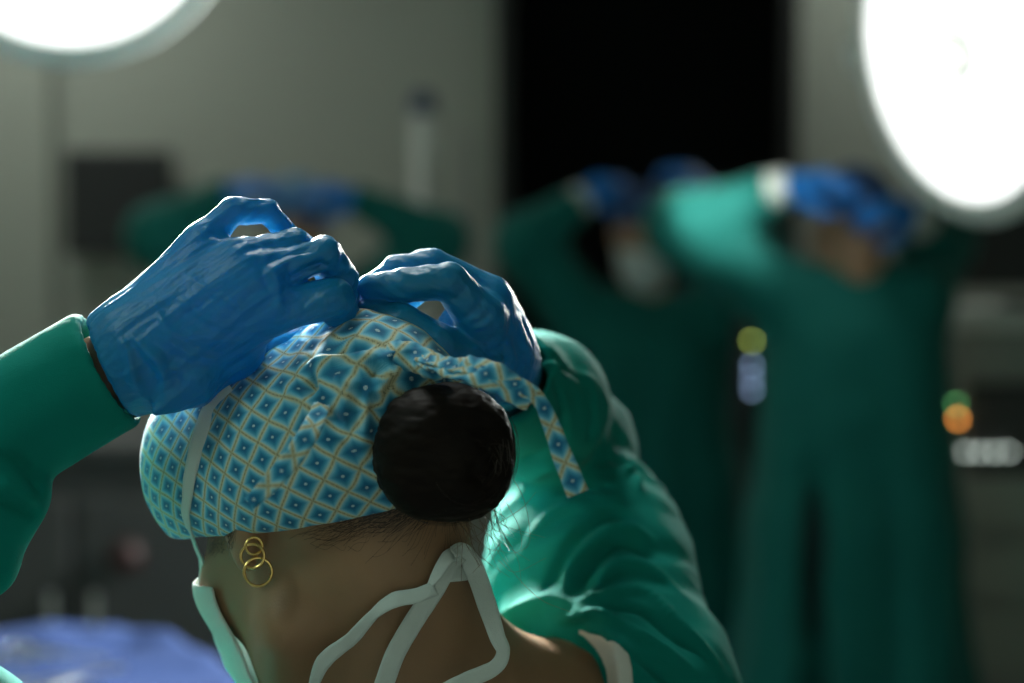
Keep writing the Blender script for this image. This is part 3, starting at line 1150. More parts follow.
def azimuthal(V):
    q = hl(V) - np.array([-0.004, -0.005, 0.035])
    q = q / (np.linalg.norm(q, axis=1, keepdims=True) + 1e-9)
    w = unit((-0.86, -0.48, 0.10)); r = unit(np.cross((0, 0, 1.0), w)); u = np.cross(w, r)
    ga = np.arccos(np.clip(q @ w, -1, 1)); x = q @ r; y = q @ u
    s = np.sqrt(x * x + y * y) + 1e-9
    return np.stack([0.108 * ga * x / s, 0.108 * ga * y / s, np.zeros(len(V))], 1)


attr_uv(capo, azimuthal(VC) + (0.0006 + 0.0055 * near_knot(VC))[:, None] * np.stack([fbm(VC * 60, 2, 2), fbm(VC * 60, 2, 4), 0 * VC[:, 0]], 1))

# knot and ties of the cap
kn = [(P(388, 350, 1.200), P(402, 357, 1.192), 0.006, 0.0075), (P(402, 357, 1.192), P(414, 352, 1.198), 0.0075, 0.005),
      (P(396, 344, 1.200), P(400, 364, 1.196), 0.004, 0.0055), (P(412, 352, 1.196), P(440, 366, 1.176), 0.005, 0.0065),
      (P(404, 360, 1.194), P(436, 372, 1.172), 0.004, 0.005)]
ko, VK, QK = sdf_object('cap_knot', lambda p: cones(p, kn, 0.004), P(370, 385, 1.17) - 0.03, P(455, 330, 1.21) + 0.03, 0.0012, M['cap'], front, 1,
                        lambda V, Q: V + normals(V, Q) * (0.0012 * fbm(V * 140, 2, 3))[:, None])
attr_uv(ko, (VK - KNOT) @ np.stack([RT, UP, FW]).T)
ribbon('cap_tie', [P(425, 362, 1.178), P(455, 368, 1.150), P(485, 374, 1.138), P(512, 389, 1.136), P(531, 402, 1.138)],
       [0.011, 0.018, 0.019, 0.017, 0.012], M['cap'], front, [(0, -0.6, 0.8), (0, -0.8, 0.6), (0.1, -0.9, 0.4)], 0.0014, 10, 0.0010, 0.10, True)
ribbon('cap_tie', [P(418, 358, 1.182), P(448, 364, 1.155), P(486, 373, 1.140), P(522, 388, 1.138), P(541, 403, 1.140), P(552, 428, 1.142),
                   P(564, 460, 1.142), P(578, 494, 1.142)],
       [0.006, 0.010, 0.010, 0.010, 0.0085, 0.010, 0.012, 0.013], M['cap'], front, [(0, -0.7, 0.7), (0, -0.8, 0.6), (0.2, -1, 0.2), (0.2, -1, 0)], 0.0012, 10, 0.0006, 0.08, True)
ribbon('cap_tie', [P(322, 404, 1.165), P(312, 428, 1.145), P(292, 458, 1.135), P(270, 484, 1.132), P(249, 504, 1.130)],
       [0.010, 0.012, 0.012, 0.011, 0.008], M['cap'], front, [(-0.1, -1, 0.1)], 0.0008, 10, 0.0005, 0.04, True)

ribbon('cap_tie', [P(336, 322, 1.232), P(350, 311, 1.243), P(362, 303, 1.258), P(374, 299, 1.276)], [0.010, 0.013, 0.012, 0.009], M['cap'], front,
       [(0, -1, 0.4)], 0.0012, 10, 0.0006, 0.08, True)

# hair -----------------------------------------------------------------------
BA = unit(BUN - hw((0, -0.05, 0.03)))        # axis of the bun
bu = unit(np.cross(BA, (0, 0, 1.0))); bv = np.cross(bu, BA)


def bun_sdf(p):
    q = p - npa(BUN)
    l = np.stack([q @ npa(bu), q @ npa(bv), q @ npa(BA)], 1)
    m = np.abs(l - npa((0, 0, -0.004))) / npa((0.0408, 0.0395, 0.036)) + 1e-6
    d = ((m ** 2.5).sum(1) ** 0.4 - 1) * 0.040
    d = d + 0.0035 * noise(p * 32, 4)
    a = np.arctan2(l[:, 1], l[:, 0])
    r = np.sqrt(l[:, 0] ** 2 + l[:, 1] ** 2)
    sw = np.sin(a * 1.0 + r * 230 + l[:, 2] * 60)
    return d + 0.0020 * sw


sdf_bun, VN, QN = sdf_object('hair_bun', bun_sdf, BUN - 0.06, BUN + 0.06, 0.0016, M['hair'], front, 2,
                             lambda V, Q: V + normals(V, Q) * (0.0009 * fbm(V * np.array([90, 90, 300]), 3, 6))[:, None])


def strands(name, paths, rad, mat, parent):
    mb = MB()
    for pth in paths:
        k = len(pth)
        mb.tube(pth, rad * np.linspace(1, 0.5, k), 3, False)
    o = mb.build(name, mat, parent)
    o['kind'] = 'stuff'
    return o


paths = []
for i in range(420):
    a0 = random.uniform(0, 2 * math.pi); th = math.acos(random.uniform(-0.25, 0.98)); ln = random.uniform(0.6, 2.0)
    tw = random.uniform(-0.3, 0.5); lift = random.uniform(-0.0004, 0.0018) + (0.003 if random.random() < 0.06 else 0)
    pth = []
    for s in np.linspace(0, 1, 12):
        a = a0 + ln * s; t = min(2.0, max(0.05, th + tw * s))
        v = np.array([math.sin(t) * math.cos(a) * 0.0412, math.sin(t) * math.sin(a) * 0.040, math.cos(t) * 0.036 - 0.004])
        sw = math.sin(a + np.linalg.norm(v[:2]) * 230 + v[2] * 60)
        v = v * (1 + (lift - 0.0020 * sw) / 0.041)
        pth.append(BUN + bu * v[0] + bv * v[1] + BA * v[2])
    paths.append(pth)
strands('bun_strands', paths, 0.00022, M['strand'], front)

# loose flyaway hairs between the bun and the neck
paths = []
for i in range(46):
    a = P(random.uniform(455, 500), random.uniform(505, 528), 1.19 + random.uniform(-0.01, 0.03))
    dx, dy = random.uniform(-8, 34), random.uniform(15, 60)
    x0, y0, d0 = PX(a)
    b = P(x0 + dx * 0.5 + random.uniform(-8, 8), y0 + dy * 0.55, d0 + random.uniform(-.01, .02))
    c = P(x0 + dx + random.uniform(-12, 18), y0 + dy, d0 + random.uniform(-.01, .03))
    paths.append(spline([a, b, c], 6))
for pts in ([(505, 500), (520, 530), (518, 552), (488, 549)], [(500, 522), (522, 508), (536, 492)], [(498, 560), (515, 572), (546, 558)],
            [(490, 530), (500, 555), (536, 596), (570, 612)], [(484, 525), (500, 545), (492, 560)], [(508, 470), (524, 500), (530, 540), (520, 552)]):
    paths.append(spline([P(x, y, 1.20) for x, y in pts], 8))
strands('flyaway_hair', paths, 0.00020, plain('lit_hair', (0.16, 0.10, 0.05), 0.3, var=0.2), front)  # paler copy of the hair colour stands in for light on the flyaways

# short hair on the nape and the temple, combed towards the bun
x_, y_, d_ = PX(VB)
VNP = VB[(x_ > 150) & (x_ < 520) & (y_ > 470) & (y_ < 625)]
paths = []
for i in range(620):
    if i % 6:
        x = 480 - 200 * abs(random.triangular(-1, 1, 0))
        e = 532 - max(0, x - 290) * 0.30                     # cap edge
        y = e + 6 + abs(random.gauss(0, 1)) * (10 + max(0, x - 330) * 0.14)
        L = random.uniform(30, 80)
        tx, ty = 452, 490
        bow = random.uniform(-4, 12)
    else:
        x, y = random.uniform(185, 226), random.uniform(530, 556)
        L = random.uniform(10, 24); tx, ty = 236, 518; bow = 2
    pts = []
    k = min(1.0, L / max(1, math.hypot(tx - x, ty - y)))
    for s in np.linspace(0, 1, 5):
        xx = x + (tx - x) * k * s; yy = y + (ty - y) * k * s + bow * math.sin(s * math.pi)
        pts.append(surface_point(VNP, xx, yy) + TOCAM * 0.0006)
    paths.append(spline(pts, 3))
strands('nape_hair', paths, 0.00011, M['strand'], front)

# face mask and its ties -----------------------------------------------------


def mask_sdf(p):
    q = hl(p)
    h = head_sdf(q, False) * HS
    bul = ell(q, (0, 0.070, -0.055), (0.056, 0.060, 0.062)) * HS
    o = smin(h - 0.0045, bul, 0.02)
    d = smax(o, -(o + 0.0022), 0.001)
    d = smax(d, (0.046 - q[:, 1] - 0.15 * (q[:, 2] + 0.055)) * HS, 0.002)
    d = smax(d, (q[:, 2] + 0.026 - 0.30 * (q[:, 1] - 0.05)) * HS, 0.002)
    return smax(d, (-0.130 - q[:, 2]) * HS, 0.002)


_, VM, QM = sdf_object('face_mask', mask_sdf, HC - [0.17, 0.12, 0.17], HC + [0.12, 0.17, 0.03], 0.0011, M['mask'], front, 1)


def on(V, px, py, off):
    return surface_point(V, px, py) + TOCAM * off


VALL = np.vstack([VC, VB])
ribbon('mask_tie', [on(VC, 226, 384, .003), on(VC, 211, 398, .003), on(VC, 197, 428, .0025), on(VC, 186, 470, .0025), on(VC, 182, 505, .0025),
                    on(VC, 183, 528, .0025), on(VALL, 184, 560, .002), on(VALL, 188, 592, .002)],
       [0.011, 0.011, 0.011, 0.0095, 0.0075, 0.006, 0.005, 0.006], M['mask'], front, [(-0.35, -0.9, 0.25), (-0.55, -0.85, 0)], 0.0010, 8, 0.0002)
ND = 0.006
A = lambda x, y, o=ND: on(VB, x, y, o)
ribbon('mask_tie', [A(464, 554, .011), A(452, 568, .010), A(437, 592, .009), A(417, 622, .010), A(396, 655, .012), A(378, 690, .014)],
       [0.010, 0.011, 0.012, 0.0122, 0.0122, 0.0122], M['mask'], front, [(0, -1, 0.1), (0.25, -1, 0.1), (0.1, -1, 0.1)], 0.0008, 8, 0.0003, 0.03)
ribbon('mask_tie', [A(440, 589, .010), A(417, 598, .010), A(394, 605, .010), A(374, 617, .011), A(347, 640, .013), A(326, 664, .016), A(308, 692, .018)],
       [0.009, 0.0095, 0.010, 0.0065, 0.009, 0.010, 0.006], M['mask'], front, [(0, -1, 0.3), (0, -0.8, 0.6), (0, -0.9, -0.4), (0, -1, 0.2)], 0.0008, 8, 0.0003, 0.03)
na = np.array([0, 0.1, 1.0]); na = unit(na)                                        # the tie that runs round the neck
nc = A(466, 578, 0.0); kz = (nc[2] - NECK[2]) / (NB[2] - NECK[2]); nc = NECK + (NB - NECK) * kz
n1_ = unit(TOCAM - na * (TOCAM @ na)); n2_ = unit(np.cross(na, n1_)); n2_ = n2_ if n2_[0] > 0 else -n2_
loop = []
for th in np.radians(np.arange(0, 175, 8)):
    dr = n1_ * math.cos(th) + n2_ * math.sin(th)
    rr_ = np.arange(0.03, 0.12, 0.0005)
    sd = fg_body(npa(nc + dr * rr_[:, None]))
    loop.append((nc + dr * (rr_[np.argmax(sd > 0)] + 0.0022), dr))
loop = [l for l in loop if PX(l[0])[0] > 437 or l[1] @ n1_ < 0]
ribbon('mask_tie', [q for q, _ in loop], [0.0095], M['mask'], front, [q for _, q in loop], 0.0008, 4, 0.0002)
ribbon('mask_tie', [A(456, 552, .014), A(466, 551, .016), A(477, 568, .018), P(487, 605, 1.235), P(497, 636, 1.232), P(503, 652, 1.232), P(494, 668, 1.232),
                    P(465, 681, 1.230), P(440, 694, 1.228)],
       [0.007, 0.010, 0.0125, 0.012, 0.010, 0.0085, 0.010, 0.011, 0.011], M['mask'], front, [(0, -1, 0.5), (0.15, -1, 0), (0.3, -1, 0), (0.1, -1, -0.2)], 0.0008, 8, 0.0003, 0.03)
ribbon('mask_tie', [A(460, 551, .012), A(450, 560, .011), A(440, 576, .010), A(432, 588, .009)],
       [0.009, 0.009, 0.007, 0.004], M['mask'], front, [(-0.2, -1, 0.3)], 0.0008, 8, 0.0002)

# earring: linked gold hoops on the ear lobe


def hoop(c, r, tube, nrm, name, parent):
    n = unit(nrm); u = unit(np.cross(n, (0, 0, 1.0))); v = np.cross(n, u)
    pts = [c + (u * math.cos(t) + v * math.sin(t)) * r for t in np.linspace(0, 2 * math.pi, 41)]
    return MB().tube(pts, tube, 8, False).build(name, M['gold'], parent, True)


lobe = surface_point(VB, 253, 548)
x_, y_, ed = PX(lobe)
ear = hoop(P(254, 546, ed - .004), 0.0052, 0.0010, TOCAM + np.array([0.3, 0, 0.1]), 'earring', front)
hoop(P(252.5, 556, ed - .006), 0.0072, 0.0010, TOCAM + np.array([-0.15, 0, 0]), 'hoop', ear)
hoop(P(258, 572, ed - .005), 0.0086, 0.0010, TOCAM + np.array([0.2, 0, 0.1]), 'hoop', ear)


# ------------------------------------------------------------------ the three people behind
def gowned_person(label, head, hrot, sh, el, wr, tips, dors, cap_mat, mask, group=None, seed=0, slit=None, cuff='lining'):
    """sh, el, wr, tips: pairs (picture-left arm, picture-right arm) of points"""
    mid = (sh[0] + sh[1]) / 2
    ax = unit((sh[1] - sh[0]) * np.array([1, 1, 0]))
    fwd = np.array([-ax[1], ax[0], 0])
    pel = np.array([mid[0], mid[1], 0.95])
    root = thing('person', label, 'person', (mid[0], mid[1], 0), group)
    loc = lambda p: (p - npa(head)) @ npa(hrot)
    neck = head + hrot @ np.array([0, -0.03, -0.05])

    def skin(p):
        d = head_sdf(loc(p))
        d = smin(d, rcone(p, neck, mid + [0, 0, 0.02], 0.052, 0.06), 0.025)
        d = smin(d, rcone(p, sh[0], sh[1], 0.055, 0.055), 0.03)
        for s in (-1, 1):
            d = smin(d, rcone(p, mid + ax * .05 * s - [0, 0, .1], pel + ax * .05 * s, 0.11, 0.11), 0.03)
            hip = pel + ax * 0.085 * s; kn = np.array([hip[0], hip[1], 0.5]); an = np.array([hip[0], hip[1], 0.08])
            d = smin(d, rcone(p, hip, kn, 0.08, 0.055), 0.02)
            d = smin(d, rcone(p, kn, an, 0.055, 0.038), 0.02)
        for i in (0, 1):
            d = smin(d, rcone(p, sh[i], el[i], 0.05, 0.04), 0.02)
            d = smin(d, rcone(p, el[i], wr[i], 0.038, 0.026), 0.01)
        return d
    pts = np.array([head, sh[0], sh[1], el[0], el[1], wr[0], wr[1], pel])
    lo = pts.min(0) - 0.2; hi = pts.max(0) + 0.2
    lo[2] = 0.02
    sdf_object('body', skin, lo, hi, 0.0065, M['skin_far'], root)

    def gown_f(p):
        d = rcone(p, sh[0], sh[1], 0.082, 0.082)
        for s in (-1, 1):
            d = smin(d, rcone(p, mid + ax * .06 * s - [0, 0, .10], pel + ax * .07 * s, 0.14, 0.155), 0.05)
            d = smin(d, rcone(p, pel + ax * .07 * s, np.array([pel[0], pel[1], 0.2]) + ax * .10 * s, 0.155, 0.22), 0.05)
        for i in (0, 1):
            d = smin(d, rcone(p, sh[i], el[i], 0.085, 0.078), 0.04)
            cu = el[i] + (wr[i] - el[i]) * 0.86
            d = smin(d, rcone(p, el[i], cu, 0.076, 0.048), 0.03)
        a = np.arctan2((p - npa(mid)) @ npa(fwd), (p - npa(mid)) @ npa(ax))
        k = np.clip((1.35 - p[:, 2]) * 1.2, 0, 1)
        d = d + 0.013 * k * np.sin(a * 7 + 2.0 * np.sin(p[:, 2] * 3 + seed)) + 0.006 * k * np.sin(a * 15 + seed)
        if slit is not None:                                  # open back of the gown: one deep vertical fold
            for back in (-0.04, 0.0, 0.045, 0.09):
                d = smax(d, -rcone(p, slit[0] + [0, back, 0], slit[1] + [0, back, 0], 0.018, 0.055), 0.012)
        d = d + 0.006 * noise(p * 14, seed)
        return np.maximum(d, 0.28 - p[:, 2]) * 0.85
    lo2 = lo - 0.06; hi2 = hi + 0.06; lo2[2] = 0.26
    lo2[:2] = np.minimum(lo2[:2], pel[:2] - 0.42); hi2[:2] = np.maximum(hi2[:2], pel[:2] + 0.42)
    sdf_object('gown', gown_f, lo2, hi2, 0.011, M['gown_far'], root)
    if slit is not None:                                      # dark scrubs that show in the opening of the gown
        def scrubs(p):
            d = None
            for s in (-1, 1):
                e = rcone(p, mid + ax * .05 * s - [0, 0, .2], pel + ax * .05 * s, 0.119, 0.119)
                d = e if d is None else smin(d, e, 0.03)
                hip = pel + ax * 0.085 * s; kn = np.array([hip[0], hip[1], 0.5]); an = np.array([hip[0], hip[1], 0.16])
                d = smin(smin(d, rcone(p, hip, kn, 0.091, 0.066), 0.03), rcone(p, kn, an, 0.066, 0.055), 0.02)
            return d
        sdf_object('scrub_suit', scrubs, pel - [0.3, 0.3, 0.85], pel + [0.3, 0.3, 0.45], 0.009, M['scrubs'], root)
    for i in (0, 1):
        f = unit(tips[i] - wr[i])
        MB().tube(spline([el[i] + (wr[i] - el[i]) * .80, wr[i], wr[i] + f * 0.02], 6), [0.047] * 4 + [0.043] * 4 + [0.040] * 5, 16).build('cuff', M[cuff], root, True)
        pm, fi = posed_hand(wr[i] + f * 0.01, f, dors[i], 1 if i == 0 else -1, (30, 40, 30), 1.0)
        g = lambda p: smin(smin(cones(p, pm, 0.014), cones(p, fi, 0.004), 0.006), rcone(p, wr[i] - f * 0.03, wr[i] + f * 0.03, 0.034, 0.028), 0.01)
        sdf_object('glove', g, wr[i] - 0.21, wr[i] + 0.21, 0.0042, M['glove_far'], root)
        c = np.array([pel[0], pel[1], 0]) + ax * 0.085 * (2 * i - 1)
        fd = hrot @ np.array([0, 1.0, 0]); fd = unit(fd * [1, 1, 0])
        sdf_object('clog', lambda p: np.maximum(smin(rcone(p, c - fd * .07 + [0, 0, .045], c + fd * .12 + [0, 0, .035], .046, .042),
                   rcone(p, c - fd * .05 + [0, 0, .06], c + [0, 0, .075], .045, .045), 0.02), 0.002 - p[:, 2]), c + [-.19, -.19, -.01], c + [.19, .19, .14], 0.01, M['shoe'], root)

    def cap_f(p):
        q = loc(p)
        d = ell(q, (0, -0.015, 0.040), (0.084, 0.106, 0.092))
        return smax(d, -(q[:, 2] - 0.028 - 0.22 * q[:, 1]), 0.006)
    sdf_object('surgical_cap', cap_f, head - 0.16, head + 0.16, 0.005, cap_mat, root)
    if mask:
        def mask_f(p):
            q = loc(p)
            o = smin(head_sdf(q, False) - 0.004, ell(q, (0, 0.070, -0.058), (0.054, 0.060, 0.060)), 0.02)
            d = smax(o, -(o + 0.005), 0.001)
            d = smax(d, 0.028 - q[:, 1], 0.002)
            d = smax(d, q[:, 2] + 0.014, 0.002)
            return smax(d, -0.13 - q[:, 2], 0.002)
        sdf_object('face_mask', mask_f, head - 0.16, head + 0.16, 0.0025, M['mask'], root)
        for s in (-1, 1):
            pth = [head + hrot @ np.array(v) for v in ((0.058 * s, 0.03, -0.018), (0.080 * s, 0.0, 0.03), (0.086 * s, -0.03, 0.06))]
            ribbon('mask_tie', pth, [0.01], M['mask'], root, hrot @ np.array([s, 0, 0.2]))
            e = head + hrot @ np.array([0.031 * s, 0.0825, 0.001])
            MB().lathe([(0.001, 0.0), (0.006, 0.003), (0.0095, 0.009), (0.006, 0.0125), (0.001, 0.0135)], e, hrot @ np.array([0, 1.0, 0]), 12).build('eye', M['black'], root, True)
    return root


gowned_person('person in a bright teal gown seen from behind, elbow stuck out beside the masked person',
              P(852, 228, 4.20), rot(12, 6, 0), (P(798, 305, 4.2), P(912, 300, 4.22)), (P(682, 228, 4.12), P(940, 240, 4.42)),
              (P(780, 190, 4.12), P(912, 214, 4.16)), (P(845, 176, 4.08), P(868, 202, 4.06)), (np.array([0, -0.5, 1]), np.array([0, -0.8, 0.6])),
              M['cap_dark'], False, None, 2, (np.array([0.618, 4.02, 1.12]), np.array([0.625, 3.98, 0.2])))
gowned_person('masked person in a dim green gown standing before the black doorway, facing the room',
              P(645, 238, 5.0), rot(180, 8, 0), (P(588, 322, 5.02), P(712, 322, 5.02)), (P(524, 244, 4.95), P(756, 240, 5.0)),
              (P(578, 203, 4.97), P(712, 200, 5.0)), (P(622, 172, 5.02), P(678, 168, 5.02)), (np.array([0, -0.6, 1]), np.array([0, -0.6, 1])),
              M['cap_dark'], True, None, 5)
gowned_person('person in a green gown with a pale blue cap, raised elbows beside the wall screen',
              P(297, 226, 5.1), rot(0, 10, 0), (P(236, 304, 5.12), P(362, 304, 5.12)), (P(156, 236, 5.0), P(438, 242, 5.05)),
              (P(222, 196, 4.99), P(360, 202, 4.99)), (P(284, 180, 4.96), P(312, 188, 4.96)), (np.array([0, -0.6, 1]), np.array([0, -0.6, 1])),
              M['cap_far'], False, None, 8, None, 'gown_far')

# ------------------------------------------------------------------ equipment
# wall screen
d = 6.38
a, b = P(64, 150, d), P(172, 256, d)
c = (a + b) / 2
t = thing('wall_screen', 'dark square screen mounted on the grey wall', 'screen', (c[0], Y1, c[2]))
MB().box((c[0], d + 0.04, c[2]), (abs(b[0] - a[0]), 0.05, abs(a[2] - b[2])), bev=0.01).build('housing', M['darkgrey'], t)
MB().box((c[0], d + 0.013, c[2]), (abs(b[0] - a[0]) - 0.03, 0.006, abs(a[2] - b[2]) - 0.03)).build('screen_glass', M['black'], t)
MB().box((c[0], d + 0.10, c[2]), (0.1, 0.09, 0.1)).build('wall_bracket', M['grey'], t)

# tall pale column with a navy cap, and a thinner post
for (x, top, r, cap, lab) in ((423, 112, 0.031, True, 'tall pale column with a dark blue cap beside the black doorway'),
                              (468, 150, 0.022, False, 'thin grey post between the pale column and the black doorway')):
    q = P(x, top, 5.95)
    t = thing('equipment_column' if cap else 'equipment_post', lab, 'column' if cap else 'post', (q[0], q[1], 0))
    MB().lathe([(0.058, 0.0), (0.058, 0.03), (0.05, 0.05), (0.04, 0.07)], (q[0], q[1], 0), n=24).build('base', M['grey'], t, True)
    MB().tube([(q[0], q[1], 0.06), (q[0], q[1], q[2])], r, 20).build('shaft', M['white'] if cap else M['grey'], t, True)
    MB().lathe([(r * 1.25, 0), (r * 1.3, 0.03), (r * 1.0, 0.06), (r * .4, 0.068)], (q[0], q[1], q[2] - 0.005), n=20).build('cap', M['navy'] if cap else M['grey'], t, True)

# anaesthetic cart on the right, with a black monitor over it
d = 4.75
x0 = P(952, 300, d)[0]; x1 = x0 + 0.62
zt = P(980, 312, d)[2]
cx = (x0 + x1) / 2
t = thing('equipment_cart', 'pale grey equipment cart with a row of small lights, below the large tilted lamp', 'cart', (cx, d + 0.25, 0))
MB().box((cx, d + 0.25, (zt - 0.02 + 0.12) / 2), (x1 - x0 - 0.06, 0.46, zt - 0.02 - 0.12), bev=0.015).build('body', M['grey'], t)
MB().box((cx, d + 0.23, zt - 0.02), (x1 - x0, 0.52, 0.045), bev=0.01).build('top_shelf', M['white'], t)
MB().box((cx, d + 0.0, P(980, 430, d)[2]), (x1 - x0 - 0.08, 0.04, 0.22), bev=0.008).build('control_panel', M['darkgrey'], t)
for k, y in enumerate((505, 575, 645)):
    z = P(980, y, d)[2]
    dr = MB().box((cx, d + 0.005, z), (x1 - x0 - 0.10, 0.03, 0.14), bev=0.008).build('drawer', M['wall'], t)
    MB().tube(spline([(cx - .1, d - .012, z), (cx - .09, d - .035, z), (cx + .09, d - .035, z), (cx + .1, d - .012, z)], 5), 0.007, 8).build('handle', M['metal'], dr, True)
for sx in (-1, 1):
    for sy in (-1, 1):
        wx, wy = cx + sx * 0.24, d + 0.25 + sy * 0.17
        MB().lathe([(0.02, -0.015), (0.05, -0.013), (0.052, 0.0), (0.05, 0.013), (0.02, 0.015)], (wx, wy, 0.053), (1, 0, 0), 20).build('wheel', M['black'], t, True)
        MB().box((wx, wy, 0.10), (0.03, 0.03, 0.06)).build('caster_fork', M['metal'], t)


def led(px, py, dd, r, name, col, st, parent):
    p = P(px, py, dd)
    return MB().lathe([(r * .2, -r * .9), (r * .8, -r * .6), (r, 0), (r * .8, r * .6), (r * .2, r * .9)], p, n=10).build(name, emit(name + '_glow', col, st), parent, True)


for x in (952, 966, 980, 995, 1009):
    led(x, 452, d - 0.03, 0.005, 'indicator_light', (0.85, 1.0, 0.9), 6, t)
led(958, 419, d - 0.03, 0.007, 'amber_light', (1.0, 0.36, 0.06), 9, t)
led(956, 404, d - 0.03, 0.006, 'green_light', (0.2, 0.8, 0.25), 4, t)
t = thing('monitor', 'black monitor standing on the pale equipment cart', 'monitor', (cx, d + 0.25, zt))
MB().box((cx, d + 0.25, zt + 0.012), (0.24, 0.18, 0.018), bev=0.005).build('foot', M['black'], t)
MB().box((cx, d + 0.27, zt + 0.09), (0.06, 0.04, 0.16), bev=0.005).build('stand', M['black'], t)
MB().box((cx + 0.0, d + 0.22, zt + 0.24), (0.60, 0.05, 0.38), bev=0.01).build('housing', M['black'], t)
MB().box((cx + 0.0, d + 0.193, zt + 0.24), (0.56, 0.004, 0.34)).build('screen_glass', M['black'], t)

# infusion pump on a stand in the gap between the two people on the right
d = 4.60
q = P(752, 372, d)
t = thing('infusion_stand', 'dark infusion stand with lit pump display between the two gowned people', 'medical stand', (q[0], d + 0.05, 0))
MB().tube([(q[0], d + 0.06, 0.08), (q[0], d + 0.06, 1.55)], 0.012, 12).build('pole', M['black'], t, True)
for k in range(5):
    a = 2 * math.pi * k / 5
    e = np.array([q[0] + 0.15 * math.cos(a), d + 0.06 + 0.15 * math.sin(a), 0.055])
    MB().tube([(q[0], d + 0.06, 0.10), e + [0, 0, .01]], 0.012, 8).build('leg', M['black'], t, True)
    MB().lathe([(0.008, -0.012), (0.027, -0.01), (0.027, 0.01), (0.008, 0.012)], (e[0], e[1], 0.028), (math.sin(a), -math.cos(a), 0), 14).build('caster', M['black'], t, True)
MB().box((q[0], d + 0.03, q[2]), (0.07, 0.05, 0.24), bev=0.008).build('pump', M['black'], t)
led(752, 341, d - 0.01, 0.006, 'status_light', (0.62, 0.80, 0.16), 5, t)
for y in (366, 378, 390):
    led(752, y, d - 0.01, 0.006, 'display_light', (0.45, 0.65, 1.0), 3.5 if y != 378 else 2.5, t)

# dark cabinet behind the draped table
a = P(-90, 452, 4.1); b = P(232, 452, 4.1)
t = thing('storage_cabinet', 'dark storage cabinet standing behind the blue draped table', 'cabinet', ((a[0] + b[0]) / 2, 4.37, 0))
zt = a[2]; cx = (a[0] + b[0]) / 2; w = b[0] - a[0]
MB().box((cx, 4.37, zt / 2 + 0.03), (w, 0.5, zt - 0.06), bev=0.01).build('body', M['darkgrey'], t)
MB().box((cx, 4.36, zt), (w + 0.03, 0.54, 0.03), bev=0.006).build('worktop', M['darkgrey'], t)
for k in range(2):
    x = cx - w / 4 + k * w / 2
    dr = MB().box((x, 4.11, zt / 2), (w / 2 - 0.02, 0.02, zt - 0.2), bev=0.005).build('door', M['darkgrey'], t)
    MB().tube([(x + (0.12 if k == 0 else -0.12), 4.085, zt / 2 + 0.1), (x + (0.12 if k == 0 else -0.12), 4.085, zt / 2 + 0.28)], 0.008, 8).build('handle', M['metal'], dr, True)
q = P(122, 560, 4.08)
MB().lathe([(0.035, 0.0), (0.035, 0.012), (0.022, 0.02), (0.018, 0.03)], (q[0], 4.10, q[2]), (0, -1, 0), 20).build('red_knob', M['red'], t, True)

# draped instrument table
tx0, tx1, ty0, ty1, tz = -1.01, -0.31, 2.10, 3.00, 0.97
TA = math.radians(38)
t = thing('instrument_table', 'instrument table under a rumpled blue drape', 'table', ((tx0 + tx1) / 2, (ty0 + ty1) / 2, 0))
t.rotation_euler = (0, 0, TA)
MB().box(((tx0 + tx1) / 2, (ty0 + ty1) / 2, tz - 0.02), (tx1 - tx0, ty1 - ty0, 0.03), bev=0.005).build('tabletop', M['metal'], t)
for x in (tx0 + .05, tx1 - .05):
    for y in (ty0 + .05, ty1 - .05):
        MB().tube([(x, y, 0.0), (x, y, tz - 0.03)], 0.018, 12).build('leg', M['metal'], t, True)
n1, n2 = 90, 110
ov = 0.32
us = np.linspace(tx0 - ov, tx1 + ov, n1); vs = np.linspace(ty0 - ov, ty1 + ov, n2)
U_, V_ = np.meshgrid(us, vs, indexing='ij')
Xc = np.clip(U_, tx0, tx1); Yc = np.clip(V_, ty0, ty1)
ex = U_ - Xc; ey = V_ - Yc
drop = np.sqrt(ex ** 2 + ey ** 2)
pp = np.stack([U_.ravel() * 7, V_.ravel() * 7, np.zeros(U_.size)], 1)
lump = 0.016 + 0.022 * np.maximum(fbm(pp, 3, 12), -0.4).reshape(U_.shape)
Z = np.where(drop > 0, tz + 0.006 - drop + lump * np.exp(-drop * 20), tz + 0.006 + lump)
out = 0.02 + 0.025 * np.sin((U_ + V_) * 22) * np.clip(drop * 5, 0, 1)
dn = np.maximum(drop, 1e-6)
Xd = Xc + ex / dn * np.minimum(drop, out); Yd = Yc + ey / dn * np.minimum(drop, out)
Vd = np.stack([Xd.ravel(), Yd.ravel(), Z.ravel()], 1)
tcx, tcy = (tx0 + tx1) / 2, (ty0 + ty1) / 2
qx, qy = Vd[:, 0] - tcx, Vd[:, 1] - tcy
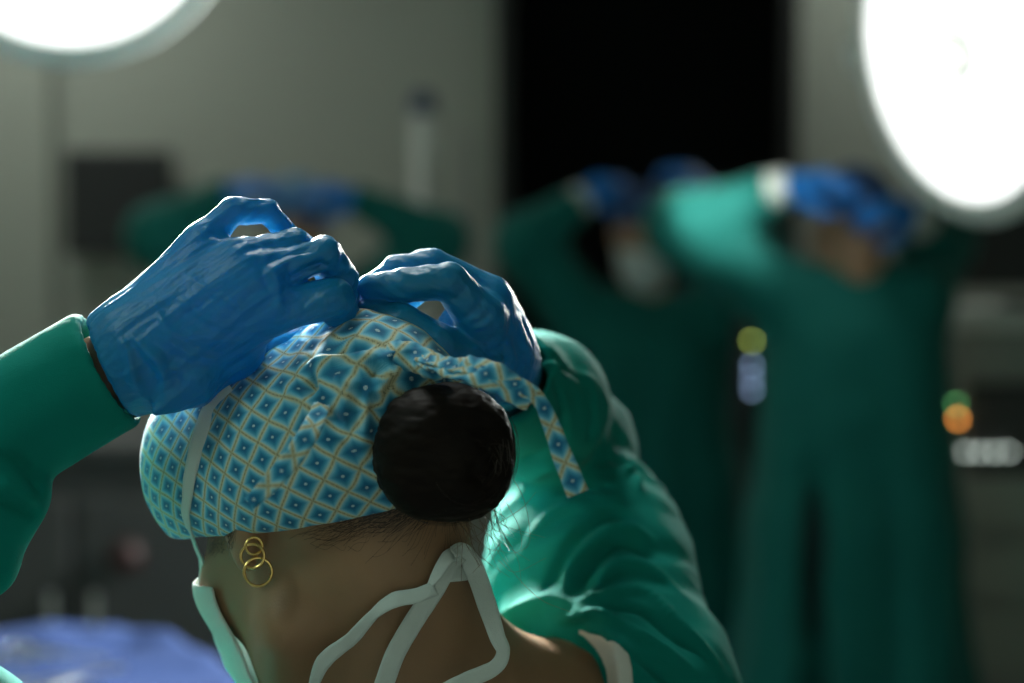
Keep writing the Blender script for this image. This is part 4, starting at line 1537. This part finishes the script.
Vd[:, 0] = tcx + qx * math.cos(TA) - qy * math.sin(TA); Vd[:, 1] = tcy + qx * math.sin(TA) + qy * math.cos(TA)
I = np.arange(n1 * n2).reshape(n1, n2)
Fd = np.stack([I[:-1, :-1].ravel(), I[1:, :-1].ravel(), I[1:, 1:].ravel(), I[:-1, 1:].ravel()], 1)
dro = mesh_object('drape', Vd, Fd, M['drape'])
md = dro.modifiers.new('thickness', 'SOLIDIFY'); md.thickness = 0.003
tag(dro, 'rumpled blue surgical drape spread over the instrument table', 'drape')


def drape_z(x, y):
    i = np.argmin((Vd[:, 0] - x) ** 2 + (Vd[:, 1] - y) ** 2)
    return Vd[i, 2]


for k, (x, y, an, ln) in enumerate(((-0.72, 2.62, 0.3, 0.17), (-0.62, 2.70, -0.4, 0.15), (-0.80, 2.78, 1.0, 0.18), (-0.56, 2.56, 0.9, 0.14), (-0.68, 2.50, -0.1, 0.16))):
    z = max(drape_z(x + math.cos(an) * f * ln / 2, y + math.sin(an) * f * ln / 2) for f in np.linspace(-1.5, 1.2, 16)) + 0.018
    t = thing('forceps', ['straight steel forceps lying on the blue drape', 'short steel forceps lying beside the straight pair on the drape',
                          'long steel forceps lying near the far edge of the drape', 'small steel forceps by the edge of the drape',
                          'steel forceps lying alone at the front of the drape'][k], 'forceps', (x, y, z - 0.012), 'steel forceps on the blue drape')
    ca, sa = math.cos(an), math.sin(an)
    tr = lambda u, v, h=0: (x + ca * u - sa * v, y + sa * u + ca * v, z + h)
    for s in (-1, 1):
        MB().tube(spline([tr(-ln / 2, 0.022 * s), tr(-ln * .15, 0.012 * s), tr(0, 0.002 * s, .001 * s), tr(ln / 2, -0.004 * s)], 6), 0.0032, 8).build('shank', M['metal'], t, True)
        MB().tube([tr(-ln / 2 - .012 + .014 * math.cos(q), 0.03 * s + .014 * math.sin(q)) for q in np.linspace(0, 2 * math.pi, 21)], 0.003, 8, False).build('finger_ring', M['metal'], t, True)
    MB().lathe([(0.006, -0.005), (0.006, 0.005)], tr(0, 0), n=12).build('pivot', M['metal'], t, True)
